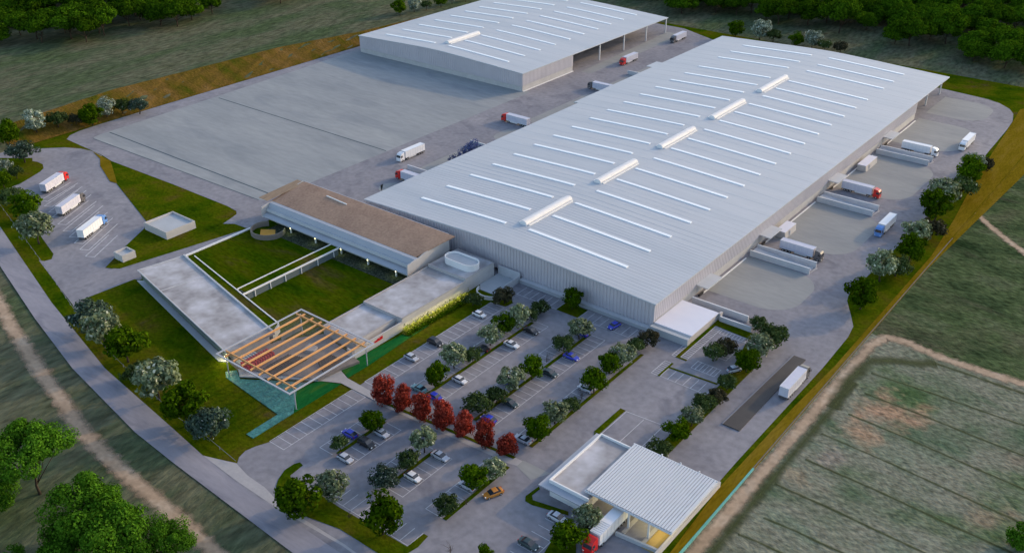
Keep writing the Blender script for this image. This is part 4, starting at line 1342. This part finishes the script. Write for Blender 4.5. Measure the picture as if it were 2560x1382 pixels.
grove('in the short strip beside the orange car', 'the red trees', 'car park trees', q8, [('W', 1145, 830, 190), ('G', 1012, 895, 220), ('B', 940, 1015, 110), ('D', 795, 1085, 205)])
for i, (bx, by) in enumerate(((350, 292), (475, 352), (625, 420), (768, 490), (920, 566), (1080, 640), (1240, 650))):
    x, y = q8(bx, by)
    x, y = lerp(-152.6, -114.6, i / 6), lerp(140.5, 143.9, i / 6)
    rad = 150 / S / 2 / pxm(x, y) * 1.17
    plant('red_tree', 'R', x, y, rad * (1.04, .97, 1.0, 1.06, .95, 1.03, .98)[i], 0, 1.4 if i < 6 else 1.15, 'red-leaved tree, ' + ORD[i] + ' of the row of seven counting from the pavilion', 'row of red trees along the path')
grove('in the long strip facing the office wing', 'the warehouse', 'car park trees', q5,
      [('D', 1492, 962, 150), ('D', 1420, 1012, 140), ('W', 1325, 1075, 195), ('G', 1215, 1110, 175), ('W', 1120, 1200, 195), ('D', 990, 1322, 155), ('W', 850, 1372, 200)])
grove('nearest the red trees, alone in the strip facing the stepped wing', 'the warehouse', 'car park trees', q8, [('G', 722, 137, 190)])
grove('in the long middle parking strip', 'the warehouse', 'car park trees', q5, [('W', 1782, 1152, 195), ('D', 1665, 1242, 165), ('B', 1540, 1332, 125)])
grove('in the middle strip past the bare sapling', 'the warehouse', 'car park trees', q8, [('G', 1428, 82, 190), ('W', 1268, 172, 215), ('D', 1165, 262, 190), ('D', 1028, 330, 225)])
grove('in the long strip beside the wide drive', 'the warehouse', 'car park trees', q5, [('O', 2285, 1205, 175), ('D', 2195, 1255, 165), ('W', 2100, 1352, 205), ('G', 2005, 1410, 190)])
grove('in the drive-side strip near the red trees', 'the warehouse', 'car park trees', q8, [('G', 1890, 188, 205), ('B', 1800, 235, 120), ('D', 1715, 322, 165), ('W', 1598, 412, 225), ('G', 1470, 542, 205)])
grove('at the small lawn before the warehouse gable', 'the patio', 'car park trees', q5, [('D', 990, 905, 150), ('O', 1222, 890, 185), ('G', 1728, 932, 170)])
grove('beside the weighbridge drive', 'the white annex', 'trees along the weighbridge drive', q6, [('D', 575, 1090, 155), ('D', 690, 1205, 235), ('O', 335, 1268, 180), ('D', 250, 1318, 180), ('W', 590, 1295, 210), ('G', 492, 1400, 195)])
grove('between cycle bays and weighbridge drive', 'the annex', 'trees along the weighbridge drive', q9, [('D', 350, 165, 165), ('O', 265, 270, 190), ('D', 180, 320, 190), ('W', 85, 432, 205)])
grove('near the gatehouse end of the weighbridge strip', 'the annex', 'trees along the weighbridge drive', q8, [('G', 2500, 535, 190), ('D', 2362, 655, 205)])
grove('beside the gatehouse lanes', 'the gatehouse', 'trees near the gatehouse', q8, [('W', 1830, 1225, 235), ('L', 1935, 1115, 55), ('G', 1690, 1345, 245)])
grove('at the lower drive', 'the gatehouse', 'trees near the gatehouse', q8, [('B', 820, 1375, 150), ('G', 1085, 1420, 125)])
grove('in the eastern boundary row', 'the weighbridge', 'trees of the eastern boundary row', q6,
      [('G', 1338, 930, 260), ('W', 1485, 725, 250), ('D', 1605, 685, 210), ('G', 1700, 590, 235), ('W', 1745, 440, 220), ('O', 1862, 402, 220), ('G', 1890, 275, 230), ('W', 1955, 160, 215), ('D', 2085, 112, 220)])
grove('at the far end of the eastern boundary row', 'the weighbridge', 'trees of the eastern boundary row', q3, [('G', 2130, 1395, 220), ('F', 2165, 1312, 190), ('O', 2235, 1290, 185)])
grove('behind the far end of the main warehouse', 'the lane', 'trees behind the warehouses', q3, [('G', 410, 285, 140), ('F', 590, 305, 165), ('D', 690, 318, 120), ('G', 858, 348, 115), ('F', 980, 362, 155), ('D', 1075, 380, 120), ('O', 1190, 398, 120)])
grove('on the bank behind the farther warehouse', 'the yard', 'trees behind the warehouses', q2, [('G', 448, 175, 120), ('F', 555, 150, 115), ('D', 645, 125, 100), ('G', 752, 92, 105), ('F', 835, 62, 110), ('D', 935, 35, 100)])
for px_, py_, rad, w_ in ((1136, 381, 1.5, 'lowest, next to the dock wall'), (1155, 368, 1.6, 'third tallest'), (1168, 351, 1.5, 'second tallest'), (1183, 340, 1.9, 'tallest'), (1199, 360, 1.5, 'low one right behind the tallest'), (1212, 357, 1.4, 'low one before the gap'), (1232, 349, 1.4, 'alone past the gap')):
    d = Vector((M3[i_][0] * (px_ - CX) + M3[i_][1] * (py_ - CY) + M3[i_][2] * FPX for i_ in range(3)))
    t = -241.5 / d.x
    y, ztop = t * d.y, 150 + t * d.z
    rz = max(1.5, ztop / 2.75)
    r = plant('slender_tree', 'N', -241.5, y, rad, 0, 1.0, 'dusky blue slender tree behind the warehouse eave, ' + w_, 'dusky blue trees beside the warehouse')
    r.scale = (rad * 1.6, rad * 1.9, rz)

# hedge at the foot of the stepped wing, lamp glow put into its lime leaf colour
hd = root('hedge', 'long ragged yellow-green hedge lit by lamps along the stepped office wing', 'hedge')
rg_ = np.random.default_rng(3)
def hedge_part(name, m, y0, y1, xc, n, hz, wd, leaf):
    mb = MB()
    for i in range(n):
        y = rg_.uniform(y0, y1)
        x = xc(y) + rg_.normal() * wd
        z = abs(rg_.normal()) * hz * .5 + .15
        a = Vector(rg_.normal(size=3)).normalized()
        b = a.cross(Vector(rg_.normal(size=3))).normalized()
        s_ = leaf * rg_.uniform(.6, 1.3)
        p = Vector((x, y, z))
        mb.add([p - a * s_, p - b * s_ * .6, p + a * s_, p + b * s_ * .6], [(0, 1, 2, 3)])
    return mb.build(name, m, hd)
xc_ = lambda y: lerp(-170.9, -170.3, (y - 167) / 28)
hedge_part('foliage', lf_lime, 167.5, 196, lambda y: xc_(y) - .5, 4200, 1.9, .45, .24)
hedge_part('foliage', lf_green, 167.5, 197, lambda y: xc_(y) + .8, 2600, 1.1, .45, .22)
for k_ in range(10):
    y = 168.6 + 2.75 * k_
    f_ = MB().box(-171.9, y - .1, 0.0, -171.7, y + .1, .22).build('lamp', m_lampw, hd)
    lamp((-171.0, y, 2.4), 42, (1, .9, .40), 2.0)

# ---- woods, one tree after another
WOOD = []
for v, shp in enumerate(('umbrella', 'dome', 'umbrella', 'round', 'umbrella', 'dome')):
    me, c = leaf_cloud('crown', lf_wood, 5000 + v, 46, 5200, .058, .72 if shp != 'umbrella' else .8, .95 if shp != 'umbrella' else 1.05, .30, shape=shp)
    WOOD.append((me, trunk_mesh('trunk', 6000 + v, c, .95, .032, .05, 8, .3)))
def wood_tree(x, y, rad, lab, group, z=None):
    me, tm = WOOD[R.randrange(6)]
    r = root('forest_tree', lab, 'tree', (x, y, ground_z(x, y) if z is None else z), R.uniform(0, 6.28), group)
    r.scale = (rad, rad * R.uniform(.9, 1.1), rad * R.uniform(.8, 1.0))
    link('trunk', tm, r)
    link('crown', me, r)
def proj(x, y, z=0):
    v = M3.transposed() @ Vector((x - EYE.x, y - EYE.y, z - EYE.z))
    return CX + FPX * v.x / v.z, CY + FPX * v.y / v.z
def interp(b, x):
    for (x0_, y0_), (x1_, y1_) in zip(b, b[1:]):
        if x0_ <= x <= x1_:
            return lerp(y0_, y1_, (x - x0_) / (x1_ - x0_))
    return -1e9
edge_w = [(-400, 150), (0, 118), (115, 128), (140, 120), (190, 118), (262, 98), (383, 67), (445, 74), (485, 54), (517, 50), (545, 24), (560, -10), (640, -12), (670, 24), (750, 8), (760, -30)]
edge_e = [(1540, -30), (1600, 10), (1700, 34), (1800, 40), (1900, 58), (2000, 76), (2070, 92), (2130, 86), (2200, 95), (2262, 122), (2330, 140), (2400, 116), (2415, 172), (2500, 176), (2560, 196), (2800, 240)]
R2 = random.Random(21)
cand = []
y = 150
step = 15.5
while y < 900:
    x = -900
    while x < -20:
        jx, jy = x + R2.uniform(-5, 5), y + R2.uniform(-5, 5)
        x += step
        if jx > -66:
            z = -1.5
        else:
            z = ground_z(jx, jy)
        v = M3.transposed() @ Vector((jx, jy, z - EYE.z))
        if v.z < 50:
            continue
        px, py = proj(jx, jy, z)
        if -60 < px < 1000 and py > -40 and py < interp(edge_w, px):
            cand.append((py, jx, jy, 'w', z))
        elif px > 1500 and px < 2640 and py > -45 and py < interp(edge_e, px):
            cand.append((py, jx, jy, 'e', z))
    y += step
cand.sort(reverse=True)
cand = cand[:290]
for py, x, y, side, z in cand:
    if side == 'w':
        wood_tree(x, y, R2.uniform(8.0, 11.5), 'dark green wood tree among others in the wood beyond the brown bank', 'wood beyond the brown bank', z)
    else:
        wood_tree(x, y, R2.uniform(7.5, 12.0), 'dark green wood tree among others in the wood behind the warehouses', 'wood behind the warehouses', z)

# ---- big trees close by
def near_tree(kind, bx, by, wd, lab, seed, shp='round', hs=1.0, nl=11000, leaf=.036, zc=.98):
    nl, leaf = int(nl * 1.7), leaf * .78
    x, y = q7(bx, by)
    rad = wd / S / 2 / pxm(x, y)
    me, c = leaf_cloud('crown', lf_near, seed, 40, nl, leaf, .8, zc, .30, shape=shp)
    tm = trunk_mesh('trunk', seed + 1, c, zc, .03, .06, 10, .3)
    r = root('broadleaf_tree', lab, 'tree', (x, y, -0.05), 0.4, 'big roadside trees across the public road')
    r.scale = (rad, rad, rad * hs)
    link('trunk', tm, r)
    link('crown', me, r)
near_tree('a', 300, 935, 640, 'spreading open-crowned tree with forked bare trunk, across the public road', 71, 'umbrella', 1.0, 12000, .034, 1.25)
near_tree('b', -30, 1100, 470, 'broadleaf tree cut off by the picture edge, below the forked tree', 72, 'round', 1.0, 8000)
near_tree('c', 680, 1290, 660, 'rounded bright green tree nearest the footpath, behind the others', 73, 'round', 1.0, 12000)
near_tree('d', 850, 1500, 800, 'largest bright green tree in the roadside group across the road', 74, 'dome', 1.0, 13000)
near_tree('e', 1230, 1475, 500, 'lower bright green tree reaching the sandy footpath beside the largest tree', 75, 'round', 1.0, 9000)
near_tree('f', 130, 1500, 240, 'small young tree standing apart in the grass by the picture corner', 76, 'round', 1.0, 5000, .05)
near_tree('h', 440, 1500, 330, 'small dull green tree tucked against the roadside group', 77, 'dome', 1.0, 5000, .05)
x, y = q9(2560, 1330)
me, c = leaf_cloud('crown', lf_near, 81, 30, 7000, .05, .8, 1.0, .3)
r = root('broadleaf_tree', 'rounded green tree alone at the edge of the furrowed pasture', 'tree', (x, y, -1.5), 0)
r.scale = (4.6, 4.6, 4.6)
link('trunk', trunk_mesh('trunk', 82, c, .95), r)
link('crown', me, r)
# ------------------------------------------------------------------ vehicles
m_tyre = M('tyre_rubber', [(0.03, 0.03, 0.032)], 1, 0.8)
m_rimv = M('wheel_metal', [(0.5, 0.5, 0.52)], 1, 0.35, metal=0.6)
m_chas = M('chassis_steel', [(0.09, 0.09, 0.10)], 1, 0.6)
m_vglass = M('vehicle_glass', [(0.03, 0.035, 0.045)], 1, 0.12, spec=0.7)
m_trail = M('trailer_panel', [(0.52, 0.52, 0.62), (0.60, 0.60, 0.68)], 0.5, 0.45, coords='obj')
m_trailw = M('bright_trailer_panel', [(0.78, 0.79, 0.82)], 1, 0.35)
m_lens = M('lamp_lens', [(0.85, 0.85, 0.82)], 1, 0.15)
m_tail = M('tail_lens', [(0.40, 0.01, 0.01)], 1, 0.25)
def paint(name, c, rough=0.3):
    return M(name, [c], 1, rough, spec=0.55)
p_red = paint('red_cab_paint', (0.62, 0.02, 0.015))
p_grey = paint('grey_cab_paint', (0.12, 0.115, 0.12))
p_white = paint('white_cab_paint', (0.80, 0.81, 0.84))
p_blue = paint('blue_cab_paint', (0.12, 0.27, 0.62))

def wheel_mb(x, y, r, wd):
    mb = MB()
    mb.tube([(x, y - wd / 2, r), (x, y + wd / 2, r)], r, 16)
    return mb
def add_wheel(parent, x, y, r, wd):
    o = wheel_mb(x, y, r, wd).build('wheel', m_tyre, parent)
    s_ = 1 if y > 0 else -1
    MB().tube([(x, y + s_ * wd / 2, r), (x, y + s_ * (wd / 2 + .02), r)], r * .58, 12).build('rim', m_rimv, o)
    return o

def make_truck(cabm, trailm, label, ribs=False):
    r = root('lorry', label, 'lorry', group='articulated lorries on the site')
    # trailer, rear at x = -7.6, cab front at +7.2
    mb = MB()
    mb.box(-7.6, -1.28, 1.15, 4.2, 1.28, 3.95)
    t = mb.build('trailer', trailm, r)
    e = MB()
    for y in (-1.3, 1.3):
        e.box(-7.62, y - .05, 3.85, 4.22, y + .05, 4.0)
        e.box(-7.62, y - .05, 1.08, 4.22, y + .05, 1.25)
    for x in (-7.6, 4.2):
        e.box(x - .05, -1.25, 3.85, x + .05, 1.25, 4.0)
    for k in range(1, 8):
        x = -7.6 + k * 11.8 / 8
        for y in (-1.295, 1.295):
            e.box(x - .04, y - .02, 1.25, x + .04, y + .02, 3.85)
    e.box(-7.66, -.03, 1.3, -7.6, .03, 3.8)
    if ribs:
        for k in range(7):
            x = 3.9 - k * .62
            e.box(x - .1, -1.25, 3.95, x + .1, 1.25, 4.02)
    e.build('trailer_frame', m_steel, t)
    MB().box(-7.5, -.95, .75, 6.3, .95, 1.12).build('chassis', m_chas, r)
    MB().box(-7.55, -1.2, .45, -7.4, 1.2, .75).build('rear_bumper', m_chas, r)
    for s_ in (-1, 1):
        MB().box(-2.2, s_ * 1.2 - .03, .5, 2.2, s_ * 1.2 + .03, 1.05).build('side_guard', m_steel, r)
    for x in (-6.3, -5.1, -3.9, 3.0, 6.0):
        for s_ in (-1, 1):
            add_wheel(r, x, s_ * 1.08, .5, .36)
    # cab-over tractor: side profile extruded and drawn in at the top
    prof = [(4.75, .55), (7.05, .5), (7.2, .9), (7.2, 1.75), (7.0, 2.9), (6.55, 3.45), (5.2, 3.8), (4.75, 3.75)]
    mb = MB()
    k = len(prof)
    for s_ in (-1, 1):
        for x, z in prof:
            hw = 1.24 - .10 * max(0, (z - 2.0)) / 1.8
            mb.v.append((x, s_ * hw, z))
    mb.f += [tuple(range(k)), tuple(range(2 * k - 1, k - 1, -1))] + [(i, k + i, k + (i + 1) % k, (i + 1) % k) for i in range(k)]
    cab = mb.build('cab', cabm, r)
    MB().add([(7.215, -1.12, 1.85), (7.215, 1.12, 1.85), (7.02, 1.06, 2.86), (7.02, -1.06, 2.86)], [(0, 1, 2, 3)]).build('windscreen', m_vglass, cab)
    for s_ in (-1, 1):
        MB().add([(5.9, s_ * 1.255, 1.9), (6.95, s_ * 1.255, 1.9), (6.8, s_ * 1.205, 2.75), (5.9, s_ * 1.205, 2.75)], [(0, 1, 2, 3) if s_ < 0 else (3, 2, 1, 0)]).build('side_window', m_vglass, cab)
        MB().box(7.0, s_ * .95 - .2, .75, 7.24, s_ * .95 + .2, .98).build('headlight', m_lens, cab)
        MB().box(6.9, s_ * 1.45 - .09, 1.9, 7.05, s_ * 1.45 + .09, 2.6).build('mirror', m_chas, cab)
    MB().box(7.15, -1.15, .42, 7.3, 1.15, .72).build('bumper', cabm, cab)
    return r
LORRIES = {}
def lorry(key, x, y, hx, hy, label, cabm, trailm, ribs=False, sc=0.98, z=0.04):
    a = math.atan2(hy, hx)
    if key in LORRIES:
        return copy_thing(LORRIES[key], (x, y, z), a, sc, label, 'articulated lorries on the site')
    r = make_truck(cabm, trailm, label, ribs)
    LORRIES[key] = r
    r.location, r.rotation_euler, r.scale = (x, y, z), (0, 0, a), (sc, sc, sc)
    return r
sl_ = (-.46, .888)
lorry('red', -351.2, 162.6, *sl_, 'red-cab lorry parked in the slanted bay farthest from the road', p_red, m_trail)
lorry('grey', -327.6, 155.6, *sl_, 'grey-cab lorry in the slanted bays between the red and blue ones', p_grey, m_trail)
lorry('bluew', -303.8, 149.9, *sl_, 'lorry with blue cab and bright white trailer in the slanted bays', p_blue, m_trailw)
lorry('white', -264.4, 268.9, 0, -1, 'all-white lorry driving between the empty yard and the nearer warehouse', p_white, m_trailw)
lorry('red', -246.4, 249.9, -1, 0, 'red-cab lorry backed to the warehouse, nearest the gravel-roofed office block', p_red, m_trail)
lorry('red', -255.1, 327.0, -1, 0, 'red-cab lorry backed to the warehouse past the dusky blue trees', p_red, m_trail)
lorry('red', -265.8, 438.8, 0, -1, 'red-cab lorry driving beside the open bays of the farther warehouse', p_red, m_trail)
lorry('grey', -251.0, 389.9, -1, 0, 'grey-cab lorry backed to the nearer warehouse, mostly hidden by its roof', p_grey, m_trail)
lorry('grey', -266.8, 493.4, 0, -1, 'grey-cab lorry at the far end of the lane between the warehouses', p_grey, m_trail)
lorry('white', -100.8, 403.0, 1, 0, 'all-white lorry docked behind the farthest ramp walls', p_white, m_trailw)
lorry('white', -87.9, 422.9, 0, -1, 'all-white lorry driving on the eastern perimeter road', p_white, m_trailw)
lorry('red', -104.5, 347.0, 1, 0, 'red-cab lorry docked on the east side of the nearer warehouse', p_red, m_trail)
lorry('bluew', -86.6, 321.4, 0, -1, 'lorry with blue cab and bright white roof driving on the perimeter road', p_blue, m_trailw)
lorry('grey', -101.6, 285.6, 1, 0, 'grey-cab lorry docked beside the nearest ramp walls', p_grey, m_trail)
lorry('grey', -72.0, 213.0, 0, 1, 'grey-cab lorry with pale trailer standing beside the dark weighbridge', p_grey, m_trail)
lorry('gate', -81.0, 135.6, 0, -1, 'red-cab lorry with ribbed trailer coming out of the gatehouse lane', p_red, m_trailw, True)

# cars
def make_car(style, col, label):
    r = root('car', label, 'car', group='cars in the car park')
    if style == 'hatch':
        L, hood, base, top0, top1, rear = 4.1, .95, 1.0, 1.55, 3.1, 3.95
    elif style == 'suv':
        L, hood, base, top0, top1, rear = 4.6, 1.15, 1.12, 1.85, 3.8, 4.45
    else:
        L, hood, base, top0, top1, rear = 4.5, 1.15, .98, 2.0, 3.15, 3.85
    H = {'hatch': 1.47, 'suv': 1.72, 'sedan': 1.43}[style]
    W = {'hatch': .86, 'suv': .93, 'sedan': .89}[style]
    # lower shell: stations from nose (0) to tail (L), x measured backwards from the nose
    st = [(0.0, .42, .62, .62), (.18, .28, .74, .84), (.7, .22, base - .16, .96), (hood, .2, base - .04, 1.0), (hood + .5, .2, base, 1.0), (rear - .2, .2, base + .03, 1.0), (L - .35, .22, base + (.05 if style != 'sedan' else 0), .97), (L - .05, .32, base - .1, .88), (L, .45, .75, .74)]
    mb = MB()
    n = 8
    for x, z0, z1, k in st:
        w_ = W * k
        ring_ = [(-w_ * .88, z0), (-w_, z0 + .12), (-w_, lerp(z0, z1, .7)), (-w_ * .86, z1), (w_ * .86, z1), (w_, lerp(z0, z1, .7)), (w_, z0 + .12), (w_ * .88, z0)]
        for y, z in ring_:
            mb.v.append((L / 2 - x, y, z))
    for i in range(len(st) - 1):
        for k in range(n):
            a, b = i * n + k, i * n + (k + 1) % n
            mb.f.append((a, a + n, b + n, b))
    mb.f += [tuple(range(n)), tuple(range(len(st) * n - 1, (len(st) - 1) * n - 1, -1))]
    # roof panel on pillars
    rt = .80 * W
    P0 = [(L / 2 - top0, -rt, H - .05), (L / 2 - top0, rt, H - .05), (L / 2 - top1, rt, H - .04), (L / 2 - top1, -rt, H - .04)]
    P1 = [(L / 2 - top0 - .1, -rt * .8, H), (L / 2 - top0 - .1, rt * .8, H), (L / 2 - top1 + .1, rt * .8, H + .01), (L / 2 - top1 + .1, -rt * .8, H + .01)]
    mb.add(P0 + P1, [(4, 5, 6, 7), (0, 1, 5, 4), (1, 2, 6, 5), (2, 3, 7, 6), (3, 0, 4, 7)])
    body = mb.build('body', col, r)
    bw = W * .87
    zb = base - .02
    xf, xr_ = L / 2 - hood - .02, L / 2 - rear
    tf, tr_ = L / 2 - top0, L / 2 - top1
    A0, A1 = (xf, -bw, zb), (xf, bw, zb)
    B0, B1 = (tf, -rt, H - .05), (tf, rt, H - .05)
    C0, C1 = (tr_, -rt, H - .04), (tr_, rt, H - .04)
    D0, D1 = (xr_, -bw, zb + .03), (xr_, bw, zb + .03)
    MB().add([A0, A1, B1, B0], [(0, 1, 2, 3)]).build('windscreen', m_vglass, r)
    MB().add([D1, D0, C0, C1], [(0, 1, 2, 3)]).build('rear_window', m_vglass, r)
    MB().add([A0, B0, C0, D0], [(0, 1, 2, 3)]).build('side_window', m_vglass, r)
    MB().add([A1, D1, C1, B1], [(0, 1, 2, 3)]).build('side_window', m_vglass, r)
    for x in (L / 2 - .85, -L / 2 + .85):
        for s_ in (-1, 1):
            add_wheel(r, x, s_ * (W - .09), .33, .22)
    for s_ in (-1, 1):
        MB().box(L / 2 - .2, s_ * .58 - .16, .6, L / 2 - .02, s_ * .58 + .16, .78).build('headlight', m_lens, r)
        MB().box(-L / 2 - .02, s_ * .6 - .14, .72, -L / 2 + .12, s_ * .6 + .14, .92).build('tail_light', m_tail, r)
        MB().box(L / 2 - hood - .35, s_ * (W + .08) - .09, .95, L / 2 - hood - .2, s_ * (W + .08) + .09, 1.08).build('mirror', col, r)
    return r
PC = {k: paint(k + '_car_paint', v, .28) for k, v in (('white', (.74, .75, .78)), ('silver', (.48, .50, .56)), ('black', (.018, .018, .022)), ('blue', (.035, .055, .50)), ('teal', (.16, .33, .34)), ('green', (.03, .055, .06)), ('orange', (.50, .20, .03)))}
CARS = {}
def car(style, colour, x, y, hdg, label, sc=1.08):
    key = (style, colour)
    if key in CARS:
        return copy_thing(CARS[key], (x, y, .05), math.radians(hdg), sc, label, 'cars in the car park')
    r = make_car(style, PC[colour], label)
    CARS[key] = r
    r.location, r.rotation_euler, r.scale = (x, y, .05), (0, 0, math.radians(hdg)), (sc, sc, sc)
def carp(style, colour, q_, px, py, hdg, label, snap_x=None):
    x, y = q_(px, py, .6)
    if snap_x is not None:
        x = snap_x
    car(style, colour, x, y, hdg, label)
carp('hatch', 'white', q5, 1048, 975, 0, 'white hatchback parked in the bays along the stepped office wing, nearest the patio', -161)
carp('suv', 'black', q5, 717, 1182, 0, 'black estate car in the bays along the bright turf', -161)
carp('hatch', 'silver', q5, 537, 1293, 0, 'silver hatchback in the bays along the bright turf, next after the black estate', -161)
carp('sedan', 'black', q5, 1427, 1095, 0, 'black saloon half hidden by silvery trees near the warehouse end', -143.2)
carp('sedan', 'white', q5, 1272, 1192, 0, 'white saloon in the strip facing the stepped wing, past the black saloon', -143.2)
carp('sedan', 'blue', q5, 1718, 1283, 0, 'blue saloon in the middle parking strip beside a grey-green tree', -126.3)
carp('hatch', 'blue', q5, 2040, 1055, -100, 'blue hatchback parked facing away from the long plinth wall')
carp('hatch', 'blue', q5, 1798, 1110, 180, 'blue hatchback glimpsed behind the silvery tree in the middle strip')
carp('sedan', 'black', q5, 1058, 1222, 180, 'black saloon peeping between trees of the strip facing the wing')
carp('sedan', 'teal', q8, 585, 150, 180, 'pale teal saloon parked just above the red trees', -149.2)
carp('hatch', 'blue', q8, 706, 214, 0, 'blue hatchback beside the teal saloon above the red trees', -143.3)
carp('hatch', 'white', q8, 882, 85, 0, 'white hatchback in the strip facing the wing, near the red trees', -143.3)
carp('sedan', 'green', q8, 1270, 263, 0, 'dark green saloon in the middle strip, nearer the red trees', -126.4)
carp('hatch', 'blue', q8, 1127, 390, 180, 'blue hatchback in the middle strip next to the red trees', -126.4)
carp('sedan', 'silver', q8, 1362, 530, 180, 'silver saloon beside the last red tree, partly under a green tree', -114.7)
carp('sedan', 'green', q8, 1563, 38, 0, 'dark green saloon in the middle strip, farther from the red trees', -126.4)
carp('hatch', 'silver', q8, 1790, 135, 180, 'silver hatchback behind the trees of the wide drive strip', -114.7)
carp('hatch', 'blue', q8, 1212, 85, 180, 'blue hatchback hidden behind the silvery tree of the middle strip', -132.3)
carp('hatch', 'blue', q8, 78, 492, 180, 'blue hatchback in the lower bays beside the pavilion path', -149.6)
carp('suv', 'black', q8, 190, 556, 0, 'black estate car in the lower bays below the path', -143.6)
carp('hatch', 'silver', q8, 315, 488, 0, 'silver hatchback in the lower bays above the black estate', -143.6)
carp('hatch', 'silver', q8, 55, 680, 0, 'silver hatchback in the lower bays below the black estate', -143.6)
carp('sedan', 'silver', q8, 746, 655, 0, 'silver saloon in the lower middle bays, nearer the red trees', -126.3)
carp('hatch', 'white', q8, 552, 815, 0, 'white hatchback in the lower middle bays beside a slate-blue tree', -126.3)
carp('sedan', 'orange', q8, 1140, 930, -112, 'orange saloon driving down the drive beside the lower strip')
carp('sedan', 'silver', q8, 1620, 1112, 0, 'silver saloon in the bays beside the gatehouse')
carp('sedan', 'green', q8, 1405, 1307, 0, 'dark green saloon in the bays beside the gatehouse')
carp('hatch', 'silver', q8, 905, 850, 180, 'silver hatchback behind the bare sapling near the orange car', -114.4)
carp('hatch', 'silver', q6, 405, 1378, 60, 'silver hatchback under the trees beside the cycle bays')
